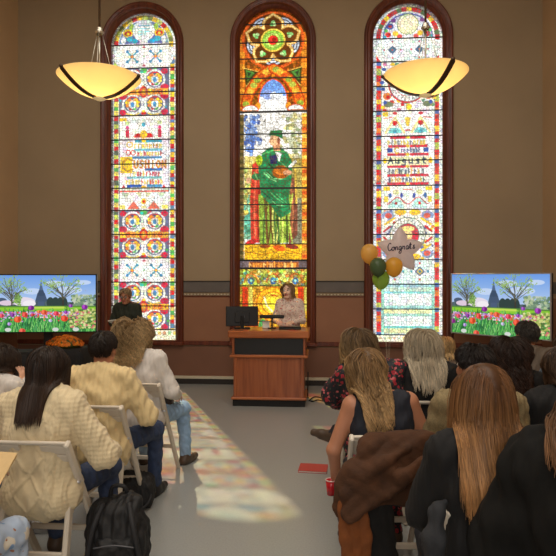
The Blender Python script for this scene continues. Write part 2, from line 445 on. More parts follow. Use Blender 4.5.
# colours of the glass (sRGB)
WH = (238, 238, 232); RD = (205, 28, 26); CR = (200, 20, 60); YE = (248, 205, 40); OR = (235, 130, 40); BL = (45, 80, 165); TE = (60, 165, 190)
GN = (85, 180, 80); SL = (100, 108, 140); LEAD = (70, 72, 78); GOLD = (240, 200, 80); PALE = (225, 242, 238)
def border(cv, xs, ya, yb, wid, cols, seed, step=6):
    g = np.random.default_rng(seed)
    for x in xs:
        y = ya; i = g.integers(0, 4)
        while y < yb:
            hh = step * g.uniform(.7, 1.2); cv.rect(x, y, x + wid, min(y + hh, yb), cols[i % len(cols)]); i += 1; y += hh
            cv.line([(x, y), (x + wid, y)], .35, LEAD, .8)
def arch_border(cv, x, y, r, wid, cols, step=.17):
    a = math.pi; i = 0
    while a < 2 * math.pi:
        pts = [(x + q * math.cos(t), y + q * math.sin(t)) for t, q in ((a, r), (a + step / 2, r), (a + step, r), (a + step, r - wid), (a + step / 2, r - wid), (a, r - wid))]
        cv.poly(pts, cols[i % len(cols)]); a += step; i += 1
def rosette(cv, x, y, s=1.0):
    cv.ell(x, y, 7.6 * s, 7.6 * s, (70, 80, 120)); cv.ell(x, y - .6, 7 * s, 7.2 * s, RD, ring=1.2 * s, half=1); cv.ell(x, y + .5, 6.4 * s, 6.6 * s, WH, ring=1.4 * s, half=-1)
    for k, (a, q, c) in enumerate(((3.5, 2.5, YE), (4.1, 2.1, OR), (5.3, 2.1, YE), (5.9, 2.5, YE), (.3, 2, (250, 225, 90)), (2.85, 2, OR), (1.2, 1.5, GN), (2.0, 1.5, RD))): cv.ell(x + 5.2 * s * math.cos(a), y + 5.2 * s * math.sin(a), q * s, q * .85 * s, c)
    cv.ell(x, y, 3.7 * s, 4.4 * s, (240, 238, 225)); cv.ell(x, y + .3, 2 * s, 2.8 * s, (70, 140, 190)); cv.line([(x - 3 * s, y - 3.4 * s), (x + 3 * s, y - 3.4 * s)], .6, (190, 60, 40))
def scroll_panel(cv, xa, xb, ya, yb, cx, rows, band):
    cv.rect(xa, ya, xb, yb, SL); g = np.random.default_rng(int(ya))
    for k in range(60):
        x, y = g.uniform(xa, xb), g.uniform(ya, yb); cv.ell(x, y, 1.6, 1.3, [(60, 70, 130), (120, 130, 150), TE, (240, 240, 240), (140, 60, 90), GN][g.integers(0, 6)])
    for sx in (-1, 1):
        for ry in rows:
            cv.ell(cx + sx * 11, ry, 10.4, 10, WH, ring=1.9); cv.line([(cx + sx * 3, ry + 8), (cx + sx * 8, ry + 11), (cx + sx * 19, ry + 9)], 1.2, (240, 205, 70)); cv.line([(cx + sx * 2, ry - 6), (cx + sx * 7, ry - 10)], 1.2, (220, 60, 50))
            cv.ell(cx + sx * 20.5, ry + (8 if ry < band else -8), 4.2, 3.4, CR); cv.ell(cx + sx * 20.5, ry - (8 if ry < band else -8), 3.4, 3, CR)
    for ry in rows:
        cv.poly([(cx - 4, ry - 8), (cx + 4, ry - 8), (cx, ry)], WH); cv.poly([(cx - 5, ry + 9), (cx + 5, ry + 9), (cx, ry + 1)], WH)
        cv.ell(cx, ry - 9, 3.6, 2.6, GN); cv.ell(cx - 2, ry - 8, 2, 1.6, (40, 190, 170)); cv.ell(cx, ry + 9, 2.6, 1.8, RD); cv.ell(cx, ry + 7, 1.7, 1.3, YE)
        for sx in (-1, 1): rosette(cv, cx + sx * 11, ry)
    cv.rect(xa, band - 3, xb, band + 3, (242, 170, 50))
    for k, x in enumerate(np.linspace(xa + 3, xb - 3, 9)):
        cv.ell(x, band, 2.2, 2.6, [YE, RD, OR, YE, RD, YE, OR, RD, YE][k], ring=1); cv.ell(x, band, .8, .9, RD)
    cv.ell(cx, band, 4.2, 6, RD); cv.ell(cx, band, 2.8, 4, OR); cv.ell(cx, band, 1.4, 1.8, YE)
def saltire_panel(cv, xa, xb, ya, yb, cxs):
    cv.rect(xa, ya, xb, yb, (251, 250, 246)); y = (ya + yb) / 2; mx = (xa + xb) / 2
    for x in cxs:
        for sx in (-1, 1):
            for sy in (-1, 1):
                cv.line([(x, y), (x + sx * 4.6, y + sy * 4.8)], 1.5, TE); cv.ell(x + sx * 4.9, y + sy * 5.1, 1.5, 1.5, (30, 140, 190))
        cv.line([(x - 4, y), (x + 4, y)], .7, (240, 200, 120)); cv.line([(x, y - 4), (x, y + 4)], .7, (240, 200, 120)); cv.ell(x, y, 1.6, 1.6, RD); cv.ell(x, y, .8, .8, YE)
    for q in np.linspace(xa + 4, xb - 4, 7): cv.line([(q, ya), (q, yb)], .25, (190, 195, 200), .7)
    for t in (ya + 2, yb - 2): cv.poly([(mx - 2, t + 1), (mx + 2, t + 1), (mx, t - 2)], CR)
    cv.ell(mx, y, .9, .9, GN)
def paint_left():
    cv = Canvas(110, 175.4, 14, 341.4, 4, WH); cx = 142.8; ys = 46.5
    for x in (110, 173.2): border(cv, [x], 40, 342, 2.2, [WH, (215, 215, 215), WH, (160, 160, 165)], 3, 3)
    border(cv, [113.3], 46, 342, 4.4, [RD, (240, 225, 100), GN, (235, 215, 90), RD, (90, 100, 80), (200, 210, 80)], 4, 4.4)
    border(cv, [168.9], 46, 342, 4.4, [YE, RD, (245, 230, 110), GN, YE, RD, (90, 130, 170)], 5, 4.4)
    cv.line([(118.6, 46), (118.6, 342)], .6, LEAD); cv.line([(167.6, 46), (167.6, 342)], .6, LEAD)
    cv.ell(cx, ys, 32.6, 32.6, WH); arch_border(cv, cx, ys, 32.6, 2.2, [WH, (200, 205, 200)], .09); arch_border(cv, cx, ys, 29.6, 4.4, [RD, YE, (190, 200, 90), (120, 125, 60), YE, (230, 220, 120)], .19)
    cv.ell(cx, ys, 24.2, 24.2, (88, 100, 170)); cv.ell(cx, ys, 23.4, 23.4, (120, 160, 190), ring=1)
    for sx in (-1, 1):
        cv.ell(cx + sx * 15.5, 34, 5, 4.4, YE); cv.ell(cx + sx * 15.5, 34.5, 3.4, 2.6, RD); cv.ell(cx + sx * 15.5, 35, 1.6, 1.4, YE)
        cv.ell(cx + sx * 13.5, 40, 3.2, 2.8, TE); cv.ell(cx + sx * 9, 42, 3, 2.5, (30, 160, 200)); cv.ell(cx + sx * 12, 28, 2.6, 3.2, (170, 205, 70)); cv.ell(cx + sx * 20, 41, 2.5, 4, WH)
    cv.ell(cx, 32, 10.8, 10.6, WH)
    for a, b in (((-5, 27), (5.5, 27)), ((-6, 30), (6, 30)), ((-6, 33), (-1.5, 33)), ((1.5, 33), (6, 33)), ((-1.5, 30), (-1.5, 36)), ((1.5, 30), (1.5, 36)), ((-5, 36), (-2, 36))): cv.line([(cx + a[0], a[1]), (cx + b[0], b[1])], 1, (130, 205, 215))
    cv.ell(cx, 43.5, 4, 2.4, WH); cv.rect(118, 44.8, 168, 46.4, (215, 210, 220))
    saltire_panel(cv, 119, 167.4, 46.6, 69, (131.5, 154.5))
    scroll_panel(cv, 119, 167.4, 69.6, 116.6, cx, (81, 105.5), 93.3)
    cv.rect(119, 116.6, 167.4, 118.2, RD); cv.rect(119, 117.4, 167.4, 141, (252, 251, 246))
    for sx in (-1, 1):
        cv.rect(cx + sx * 16 - 1.8, 131, cx + sx * 16 + 1.8, 139, CR); cv.ell(cx + sx * 16, 129, 1.7, 2, (225, 70, 130)); cv.rect(cx + sx * 16 - 2.2, 122.5, cx + sx * 16 + 2.2, 126, (200, 215, 150))
        cv.poly([(cx + sx * 2, 120), (cx + sx * 10, 120), (cx + sx * 7, 125)], (215, 215, 210)); cv.line([(cx, 121), (cx + sx * 11, 139)], .8, (200, 190, 170))
        cv.ell(cx + sx * 5.5, 139, 4, 4.6, (215, 25, 25), half=1)
    cv.rect(119, 119, 126, 122.5, YE); cv.ell(cx, 136, 3.4, 4.6, (240, 195, 40)); cv.ell(cx, 126, 2, 2.4, TE)
    cv.rect(119, 139.8, 167.4, 141, (225, 215, 225))
    # lettered panel
    cv.rect(119, 141.4, 167.4, 190, (252, 251, 252)); cv.rect(119, 141.4, 126, 158, (245, 235, 245)); cv.rect(161.5, 141.4, 167.4, 190, (246, 236, 246))
    for y, xa, xb, c in ((142.6, 134, 161, TE), (151.4, 133, 161, (120, 190, 210)), (159, 129, 161, (70, 140, 190)), (171, 144, 161, (30, 110, 190)), (179, 126, 161, (130, 200, 205)), (187.4, 126, 141, (35, 85, 180)), (187.4, 146, 161, (70, 150, 195))): cv.rect(xa, y - 1.3, xb, y + 1.3, c)
    cv.ell(cx, 142, 2.2, 2, YE); cv.ell(cx, 189, 2.6, 2, YE)
    cv.ell(129, 146, 3.6, 3.2, GOLD, ring=1.3); cv.script(134, 144.4, 27, 5, GOLD, 21, (200, 140, 40)); cv.ell(127.5, 154, 2.6, 2.8, RD, ring=1); cv.ell(132.5, 154, 2.6, 2.8, (210, 60, 40), ring=1); cv.script(137, 152.6, 24, 4.4, GOLD, 22, RD)
    cv.rect(119.4, 158, 131.5, 174.5, YE); cv.glyphs('C', 121, 160, 12.5, 16, (150, 105, 20), 1.9); cv.glyphs('C', 121.4, 160, 12.5, 16, (205, 150, 30), 1.1); cv.glyphs('USHION', 133.4, 162.2, 7.2, 33, (190, 60, 30), 1.9); cv.glyphs('USHION', 133.8, 162, 7, 33, (240, 190, 70), .9)
    cv.script(130, 172.6, 31, 4.6, (205, 50, 60), 23, GOLD); cv.script(125.5, 180.8, 36, 4.6, GOLD, 24, (215, 90, 60))
    for sx in (-1, 1): cv.poly([(cx + sx * 20 - 2.5, 190), (cx + sx * 20 + 2.5, 190), (cx + sx * 20, 186)], RD)
    cv.rect(119, 190, 167.4, 191.4, (210, 215, 200)); cv.rect(119, 192, 167.4, 193.4, (225, 90, 60)); cv.rect(119, 193.4, 167.4, 211.6, (252, 252, 248))
    for sx in (-1, 1):
        cv.poly([(cx + sx * 10 - 6.5, 210.6), (cx + sx * 10 + 6.5, 210.6), (cx + sx * 10, 202.4)], (232, 110, 85)); cv.poly([(cx + sx * 18 - 4, 194), (cx + sx * 18 + 4, 194), (cx + sx * 17, 200)], (195, 215, 180)); cv.poly([(cx + sx * 5 - 3, 194), (cx + sx * 5 + 3, 194), (cx + sx * 3, 200)], (205, 205, 150))
        cv.rect(cx + sx * 21 - 3, 206.5, cx + sx * 21 + 3, 210.5, (250, 228, 110)); cv.line([(cx + sx * 2, 195), (cx + sx * 10, 203)], .5, (190, 190, 200))
    cv.ell(cx, 203, 2.6, 3, YE); cv.ell(cx, 203, 1.5, 1.6, RD); cv.rect(cx - 2.4, 207, cx + 2.4, 210, (250, 235, 160))
    scroll_panel(cv, 119, 167.4, 212, 259.4, cx, (223, 248.5), 236.4); saltire_panel(cv, 119, 167.4, 260.2, 283.6, (131.4, 155)); scroll_panel(cv, 119, 167.4, 284.2, 331, cx, (294.5, 320.5), 308.5)
    cv.rect(110, 331.4, 176, 342, (250, 246, 215))
    for k, x in enumerate(np.arange(112, 175, 5)): cv.rect(x, 333, x + 3, 336.5, [(225, 205, 110), (215, 160, 120), (160, 190, 150)][k % 3])
    cv.mosaic(2.7, .82, 1.04, .32, 5, leadc=(96, 98, 100), hue=.035); return cv
def paint_right():
    cv = Canvas(374.4, 443.2, 6, 341.4, 4, WH); cx = 408.8; ys = 40.5
    for x in (374.4, 440.8): border(cv, [x], 38, 342, 2.4, [WH, (225, 230, 235), WH, (180, 185, 195)], 13, 3)
    for x, sd in ((378.4, 14), (434.6, 15)):
        border(cv, [x], 40, 342, 4.4, [RD, (225, 60, 35), YE, RD, (215, 50, 50), (180, 195, 80), RD, OR], sd)
        for y in np.arange(41, 340, 24.4): cv.rect(x, y - 2.2, x + 4.4, y + 2.2, (75, 100, 165))
    for x in (383.4, 434.0): cv.line([(x, 40), (x, 342)], .5, LEAD)
    cv.ell(cx, ys, 34.4, 34.4, WH); arch_border(cv, cx, ys, 34.4, 2.4, [WH, (190, 195, 205)], .09); arch_border(cv, cx, ys, 30.6, 4.4, [RD, (200, 60, 50), (90, 110, 60), RD, YE], .17)
    cv.ell(cx, ys, 25, 25, (230, 232, 240)); cv.ell(cx, ys, 24.4, 24.4, (80, 90, 160), ring=1.4)
    for sx in (-1, 1):
        for x, y, r, c in ((17, 29, 3.4, BL), (17, 29, 1.8, RD), (12, 36, 3, YE), (19, 37, 3, RD), (14, 23, 2.4, (120, 60, 130)), (21, 33, 2, GN), (8, 39, 2.6, (225, 70, 60)), (22, 39, 1.6, TE)): cv.ell(cx + sx * x, y, r, r * .9, c)
    cv.ell(cx, 27, 10.4, 10.4, (150, 160, 90)); cv.ell(cx, 27, 9.6, 9.6, (253, 246, 205)); cv.ell(cx, 27, 8, 8, (225, 215, 170), ring=.5)
    cv.rect(384, 41, 434, 63.6, (246, 250, 250))
    for x in (394, 420):
        cv.ell(x, 52, 9.6, 9.6, (170, 215, 215), ring=.8); cv.poly([(x - 4.4, 52), (x, 47.4), (x + 4.4, 52), (x, 56.6)], (70, 90, 130)); cv.poly([(x - 2.4, 52), (x, 49.6), (x + 2.4, 52), (x, 54.4)], (40, 130, 150)); cv.ell(x, 52, 1, 1, RD)
        for q in (-8, 8): cv.ell(x + q, 52, .9, .9, CR); cv.ell(x, 52 + q, .9, .9, CR)
    # inscribed medallion behind the lamp
    cv.rect(384, 64, 434, 112.6, (250, 248, 240)); g = np.random.default_rng(5)
    for k in range(70):
        x, y = g.uniform(384, 434), g.uniform(64, 112); cv.ell(x, y, 2.2, 1.8, [RD, YE, BL, (90, 150, 110), (235, 240, 250), OR, (215, 120, 150)][g.integers(0, 7)])
    cv.ell(cx, 86, 19, 19, RD, ring=1.6); cv.ell(cx, 86, 17.6, 17.6, (245, 245, 240)); cv.ell(cx, 86, 17.6, 17.6, (150, 150, 150), ring=.6); cv.ell(cx, 86, 12.4, 12.4, (200, 225, 230)); cv.ell(cx, 86, 12.4, 12.4, (200, 60, 60), ring=.7)
    for k in range(26): a = k * .2417; cv.line([(cx + 13.6 * math.cos(a), 86 + 13.6 * math.sin(a)), (cx + 16 * math.cos(a + .05), 86 + 16 * math.sin(a + .05))], .8, (95, 95, 105))
    for sx in (-1, 1): cv.ell(cx + sx * 20, 98, 4, 3.6, OR); cv.ell(cx + sx * 19, 99, 2, 2, RD); cv.ell(cx + sx * 19, 106, 4.5, 3, (120, 130, 90)); cv.ell(cx + sx * 22, 104, 1.8, 2, BL); cv.ell(cx + sx * 11, 107, 3, 3, (235, 235, 245))
    cv.ell(cx + 1, 108.6, 3, 3.2, YE); cv.ell(cx - 5, 106, 2, 1.8, RD)
    cv.rect(384, 112.8, 434, 137.4, (252, 251, 246)); cv.rect(384.4, 113.4, 390, 118, YE)
    for sx in (-1, 1):
        x = cx + sx * 12.4
        cv.line([(x - 9, 134), (x, 119), (x + 9, 134)], 2.2, (244, 228, 150)); cv.line([(x - 6.5, 134), (x, 123), (x + 6.5, 134)], .8, (190, 190, 160))
        cv.ell(x, 124.4, 2.6, 2.2, RD); cv.poly([(x - 2.6, 125), (x + 2.6, 125), (x, 128)], RD); cv.ell(x, 115, 2.4, 1.5, (200, 50, 60)); cv.ell(x, 134.4, 6.4, 5.4, (125, 205, 205), half=1); cv.ell(x, 133, 2, 2, (60, 160, 180)); cv.line([(x + sx * 3, 119), (x + sx * 11, 120)], 1, (215, 90, 60))
    cv.poly([(cx - 3, 119), (cx + 3, 119), (cx + 1.4, 128), (cx - 1.4, 128)], (246, 205, 60)); cv.rect(cx - 2.6, 131, cx + 2.6, 132.4, RD)
    cv.rect(384, 137.8, 434, 186.4, (253, 252, 250))
    for y, w in ((139, 17), (147.6, 19), (155.8, 20), (167.6, 20), (176.4, 20), (184.6, 20)): cv.rect(cx - w, y - 1.4, cx - 2, y + 1.4, (205, 40, 60)); cv.rect(cx + 2, y - 1.4, cx + w, y + 1.4, (205, 40, 60)); cv.ell(cx, y, 2, 1.6, YE)
    cv.script(cx - 19, 141, 38, 5, (225, 200, 90), 31, (120, 120, 130)); cv.rect(cx - 20, 149.2, cx - 14.6, 153.8, (40, 60, 150)); cv.rect(cx + 15, 149.2, cx + 20, 153.8, (50, 80, 170)); cv.glyphs('C', cx - 13, 148.8, 6, 6, (215, 165, 40), 1.4); cv.script(cx - 6, 149.4, 20, 4.4, (90, 110, 140), 32, GOLD)
    cv.rect(cx - 20, 158, cx + 20, 166.4, (253, 245, 190)); cv.glyphs('August', cx - 19, 158.4, 6.4, 39, (55, 75, 100), 1.3); cv.ell(cx - 22, 162, 2, 3, YE); cv.ell(cx + 22, 162, 2, 3, YE)
    cv.script(cx - 18, 169.6, 36, 5, (95, 105, 115), 33, GOLD); cv.script(cx - 18, 178, 36, 4.8, (225, 190, 80), 34, (85, 100, 120))
    cv.rect(384, 186.8, 434, 210, (252, 251, 246))
    for sx in (-1, 1):
        cv.rect(cx + sx * 20.4 - 3.2, 187.4, cx + sx * 20.4 + 3.2, 191.4, YE); cv.ell(cx + sx * 6, 196.4, 1.5, 2.6, (60, 80, 170)); cv.ell(cx + sx * 17, 196.4, 1.6, 2.6, (50, 110, 170)); x = cx + sx * 11.4
        cv.ell(x, 209, 7.6, 9.4, (190, 232, 225), half=1); cv.ell(x, 204, 1.4, 1.4, RD); cv.ell(x, 193, 3.4, 2.6, (240, 235, 170)); cv.rect(cx + sx * 21 - 2, 197, cx + sx * 21 + 2, 203, (245, 215, 80))
    cv.line([(cx - 20 + t, 201.5 - 3.4 * math.sin(t / 40 * 4 * math.pi - math.pi / 2)) for t in np.linspace(0, 40, 40)], 1, (205, 50, 50)); cv.line([(cx - 4, 190.6), (cx + 4, 190.6)], 1, (215, 110, 70))
    # bust medallion
    cv.rect(384, 210.4, 434, 260, (248, 244, 232)); g = np.random.default_rng(8)
    for k in range(60):
        x, y = g.uniform(384, 434), g.uniform(211, 260); cv.ell(x, y, 1.8, 1.6, [RD, YE, (100, 110, 170), (245, 245, 245), OR, (215, 225, 240)][g.integers(0, 6)])
    for sx in (-1, 1):
        for sy in (-1, 1):
            cv.ell(cx + sx * 19, 235 + sy * 18.5, 6, 5, (150, 165, 200)); cv.ell(cx + sx * 18.6, 235 + sy * 18.5, 3.4, 2.8, (215, 90, 70)); cv.ell(cx + sx * 21.6, 235 + sy * 15, 1.8, 1.8, WH); cv.ell(cx + sx * 7, 235 + sy * 22, 5.6, 3, (248, 200, 40)); cv.line([(cx + sx * 13, 235 + sy * 16), (cx + sx * 22, 235 + sy * 10)], 2.2, YE); cv.line([(cx + sx * 17, 235 + sy * 8), (cx + sx * 23, 235 + sy * 3)], 2, RD)
    cv.ell(cx, 235.4, 17.4, 17.6, (90, 110, 90)); cv.ell(cx, 235.4, 16.6, 16.8, (238, 240, 226)); cv.ell(cx, 235.4, 11.4, 11.6, (120, 125, 110)); cv.ell(cx, 235.4, 10.6, 10.8, (205, 40, 60))
    for k in range(24): a = k * .2618; cv.line([(cx + 12.6 * math.cos(a), 235.4 + 12.6 * math.sin(a)), (cx + 15.4 * math.cos(a + .06), 235.4 + 15.4 * math.sin(a + .06))], .8, (120, 125, 110))
    cv.poly([(cx - 7, 245.4), (cx - 3, 240), (cx + 3, 240), (cx + 7, 245.4), (cx, 246.4)], (246, 232, 170)); cv.ell(cx, 235.6, 4.2, 6, (244, 214, 150)); cv.ell(cx, 229.4, 6.4, 2.6, (248, 226, 130)); cv.ell(cx, 240.6, 3, 2.2, (225, 180, 90)); cv.line([(cx - 1.6, 234.6), (cx - .6, 234.6)], .6, (130, 90, 50)); cv.line([(cx + .8, 234.6), (cx + 1.8, 234.6)], .6, (130, 90, 50))
    cv.rect(384, 260.4, 434, 284.4, PALE)
    for x in (396.4, 420.4):
        cv.poly([(x - 5, 271.6), (x, 266.4), (x + 5, 271.6), (x, 276.8)], (90, 110, 150)); cv.poly([(x - 3.2, 271.6), (x, 268.4), (x + 3.2, 271.6), (x, 274.8)], (225, 190, 70)); cv.ell(x, 271.6, 1.4, 1.4, (40, 120, 160))
        for q in (-8, 8): cv.ell(x + q, 271.6, 1.2, 1.2, TE); cv.ell(x, 271.6 + q, 1.2, 1.2, (215, 90, 90))
    cv.rect(384, 284.6, 434, 335, (240, 250, 250))
    for y, h, c in ((284.6, 3, (170, 215, 225)), (287.6, 4, (205, 235, 215)), (291.6, 2, (140, 215, 220)), (305.6, 3, (165, 220, 215)), (309.6, 3.6, (235, 240, 175)), (313.4, 2.6, (170, 220, 205)), (325.6, 2.4, (120, 210, 205)), (328, 5, (225, 235, 180)), (333, 2, (180, 200, 200))): cv.rect(384, y, 434, y + h, c)
    for x in (384.4, 433): cv.rect(x - 1, 285, x + 1.6, 335, (160, 220, 205))
    for x in np.arange(390.4, 433, 8.4): cv.line([(x, 285), (x, 335)], .35, (120, 170, 175), .8)
    cv.rect(374, 335, 444, 342, (250, 247, 222))
    for k, x in enumerate(np.arange(376, 443, 4.6)): cv.rect(x, 336.4, x + 2.8, 339, [(235, 225, 150), (220, 180, 150), (190, 210, 190)][k % 3])
    cv.mosaic(2.7, .83, 1.04, .32, 6, leadc=(96, 102, 108), hue=.035); return cv
def paint_centre():
    cv = Canvas(241.8, 305.4, 11, 341.4, 4, (196, 104, 26)); cx = 273.4; yc = 43
    cv.rect(241, 11, 306, 40, (150, 80, 22)); cv.mosaic(3.2, .5, 1.15, .3, 2, (241, 11, 306, 116), leadc=(70, 35, 10), hue=.06)
    for x in (242, 299.6):                                        # outer strip of orange panes
        for y in np.arange(36, 116, 6): cv.rect(x, y, x + 5.4, y + 5.6, [(224, 120, 34), (205, 84, 26), (236, 150, 46), (160, 80, 24)][int(y) % 4])
    cv.ell(cx, yc, 29, 29, (222, 92, 34)); cv.ell(cx, yc, 26.4, 26.4, (120, 48, 20)); cv.ell(cx, yc, 25.4, 25.4, (72, 40, 16))
    for k in range(5):
        a = math.radians(-90 + 72 * k + 36); x, y = cx + 21.4 * math.cos(a), yc + 21.4 * math.sin(a); cv.ell(x, y, 3.4, 6.8, (186, 200, 222), rot=a); cv.ell(x, y, 2, 4.6, (40, 50, 60), rot=a); cv.ell(x, y, 1, 3, (210, 220, 235), rot=a)
    pet = []
    for k in range(5):
        a = math.radians(-90 + 72 * k)
        for da, r in ((-36, 14.2), (-33, 16.4), (-27, 19.6), (-18, 22.2), (-7, 23.8), (0, 26), (7, 23.8), (18, 22.2), (27, 19.6), (33, 16.4)): t = a + math.radians(da); pet.append((cx + r * math.cos(t), yc + r * math.sin(t)))
    cv.poly(pet, (96, 48, 16)); cv.line(pet + pet[:1], 2.6, (232, 170, 76)); cv.line(pet + pet[:1], 1.0, (252, 222, 150))
    for k in range(5):
        a = math.radians(-90 + 72 * k); x, y = cx + 16.4 * math.cos(a), yc + 16.4 * math.sin(a)
        for q in (0, 2.1, 4.2): cv.ell(x + 1.5 * math.cos(a + q), y + 1.5 * math.sin(a + q), 1.7, 1.7, [(150, 215, 130), (190, 230, 160), (110, 190, 110)][int(q / 2)])
    cv.ell(cx, yc, 11.4, 11.4, (244, 205, 80)); cv.ell(cx, yc, 10, 10, (140, 196, 70)); cv.ell(cx, yc, 7, 7, (190, 222, 110), ring=1.6); cv.ell(cx, yc, 4.8, 4.8, (228, 44, 40)); cv.ell(cx + .8, yc - .6, 2, 2, (150, 20, 20))
    # spandrels and the ogee arch
    for sx in (-1, 1):
        cv.poly([(cx + sx * 27, 70), (cx + sx * 13, 74), (cx + sx * 25, 88)], (58, 62, 22)); cv.poly([(cx + sx * 25, 72), (cx + sx * 17, 74.6), (cx + sx * 24, 83)], (70, 140, 60)); cv.poly([(cx + sx * 24, 73.5), (cx + sx * 20, 75), (cx + sx * 23, 79)], (30, 60, 40)); cv.line([(cx + sx * 27, 70), (cx + sx * 13, 74), (cx + sx * 25, 88)], .8, (236, 190, 90))
        arc = [(cx + sx * 27 * math.sin(t), 71 + 36 * (1 - math.cos(t)) + 10 * t) for t in np.linspace(.02, 1.2, 16)]
        cv.line(arc, 10, (190, 56, 22)); cv.line(arc, 7.4, (234, 128, 34))
        for k, q in enumerate(arc[1::2]): cv.ell(q[0], q[1], 3.2, 2.8, [(170, 180, 70), (244, 178, 60), (206, 80, 30), (150, 170, 60)][k % 4])
    ogee = [(cx, 81)] + [(cx + 13.4 * math.sin(t), 82 + 22 * (1 - math.cos(t))) for t in np.linspace(.3, 1.5, 8)] + [(cx + 13.6, 112), (cx + 17, 114)]
    ogee = ogee + [(2 * cx - x, y) for x, y in ogee[::-1]]
    cv.poly(ogee, (246, 250, 255)); cv.poly([q for q in ogee if q[1] < 100], (105, 155, 235)); cv.ell(cx - 5, 97, 5, 5, (140, 165, 235)); cv.ell(cx + 3, 98, 6, 4, (232, 240, 252)); cv.ell(cx + 6, 94, 4, 2.4, (120, 165, 240))
    cv.line(ogee, 1.3, (214, 74, 30)); cv.line([(cx - 8, 104), (cx, 99), (cx + 7, 104)], .4, (150, 150, 170))
    for sx in (-1, 1): cv.ell(cx + sx * 14, 108, 2.6, 3.4, (238, 150, 40)); cv.ell(cx + sx * 21, 112, 8, 5.4, (232, 236, 236), half=1); cv.ell(cx + sx * 21, 112, 8, 5.4, (210, 90, 60), ring=1, half=1)
    # sky, trees, garden
    cv.rect(241, 113, 306, 262, (250, 251, 252)); cv.rect(246.6, 158, 300, 200, (232, 214, 120)); cv.rect(246.6, 196, 258, 240, (120, 196, 165)); cv.rect(284, 160, 300, 205, (176, 160, 84)); cv.rect(288, 200, 300, 246, (130, 132, 112))
    g = np.random.default_rng(17)
    for k in range(70): cv.ell(253 + g.normal() * 3, g.uniform(118, 157), 1.8, 2.4, [(90, 135, 215), (130, 165, 230), (70, 110, 195), (165, 190, 235)][g.integers(0, 4)])
    for k in range(90): cv.ell(293 + g.normal() * 4.6, g.uniform(116, 160), 2, 1.8, [(190, 198, 170), (150, 170, 130), (215, 210, 180), (170, 170, 120), (225, 215, 150)][g.integers(0, 5)])
    for k in range(40): cv.ell(g.uniform(247, 262), g.uniform(160, 215), 2, 3, [(244, 226, 110), (225, 200, 90), (170, 195, 110), (250, 236, 150)][g.integers(0, 4)])
    for k in range(24): cv.ell(251 + g.normal() * 2, g.uniform(205, 238), 2, 3, [(95, 190, 170), (140, 205, 170), (70, 160, 130)][g.integers(0, 3)])
    for a, b in (((262, 118), (270, 126)), ((270, 126), (284, 122)), ((262, 140), (268, 132)), ((260, 132), (256, 146)), ((266, 118), (258, 124))): cv.line([a, b], .4, (160, 165, 175))
    cv.rect(241, 116, 246.4, 262, (92, 84, 48)); cv.rect(300, 116, 306, 262, (226, 140, 50))
    for y in np.arange(116, 262, 7): cv.rect(241, y, 246.2, y + 3, (136, 110, 62)); cv.rect(300.2, y, 305.6, y + 3.4, [(240, 180, 60), (214, 90, 40), (246, 206, 90)][int(y) % 3])
    # robed painter with palette
    cv.poly([(254, 166), (264, 160), (266, 190), (263, 215), (261, 244), (253, 244), (252, 200)], (206, 58, 48)); cv.line([(258, 170), (256, 200), (257, 240)], 1.6, (238, 110, 80)); cv.line([(262, 176), (259, 210), (260, 238)], 1, (130, 25, 30))
    cv.poly([(286, 178), (293, 180), (296, 205), (296, 236), (288, 246), (284, 220)], (132, 74, 60)); cv.line([(290, 182), (292, 214), (290, 240)], 1.4, (196, 120, 80)); cv.line([(294, 172), (295, 205)], 1.8, (226, 190, 80))
    cv.poly([(260, 196), (290, 196), (288, 244), (261, 246)], (142, 178, 66))
    for k in range(16): x = g.uniform(261, 288); cv.line([(x + g.normal() * 2, 196), (x + g.normal(), 220), (x + g.normal() * 3, 245)], 1.3, [(92, 62, 36), (190, 215, 90), (60, 110, 60), (225, 226, 120), (112, 80, 46), (40, 70, 40)][g.integers(0, 6)])
    cv.poly([(263, 155), (268, 150.5), (273, 149), (281, 150), (287, 155), (291, 164), (291, 178), (288, 200), (290, 214), (280, 220), (272, 208), (262, 196), (259.6, 170)], (28, 128, 80))
    for k in range(14): y = g.uniform(158, 205); x = g.uniform(262, 280); cv.line([(x, y), (x + 6, y + 6), (x + g.uniform(8, 14), y + g.uniform(3, 12))], g.uniform(.6, 1.3), [(12, 78, 48), (90, 196, 120), (14, 92, 70), (130, 215, 140)][g.integers(0, 4)])
    cv.line([(264, 156), (274, 152), (284, 154)], 1.2, (90, 200, 110)); cv.ell(260.6, 162, 3, 5.4, (172, 200, 40)); cv.ell(257.6, 178.4, 4.4, 3.4, (40, 110, 70)); cv.line([(256, 174), (259, 181)], 1, (120, 200, 120))
    cv.poly([(270, 158), (278, 156), (277, 166), (271, 166)], (32, 38, 96)); cv.poly([(275.6, 154), (281.6, 155), (279, 164)], (248, 248, 248))
    cv.poly([(272, 143), (280, 144), (280, 153), (274, 153)], (214, 150, 112)); cv.ell(274.6, 142, 4.4, 6, (238, 186, 142), rot=.2); cv.poly([(270.6, 141), (269.4, 144.6), (271.6, 145)], (232, 170, 126)); cv.ell(278.6, 143, 1.4, 3.4, (150, 80, 60)); cv.line([(271.6, 141), (273.4, 140.6)], .5, (90, 50, 40)); cv.line([(271.2, 147), (273, 147)], .5, (190, 80, 70))
    cv.poly([(269.6, 137.6), (271, 132.6), (282, 132.4), (282.6, 141), (280, 140), (276, 138)], (24, 112, 66)); cv.line([(271, 136), (282, 136)], .6, (80, 170, 110))
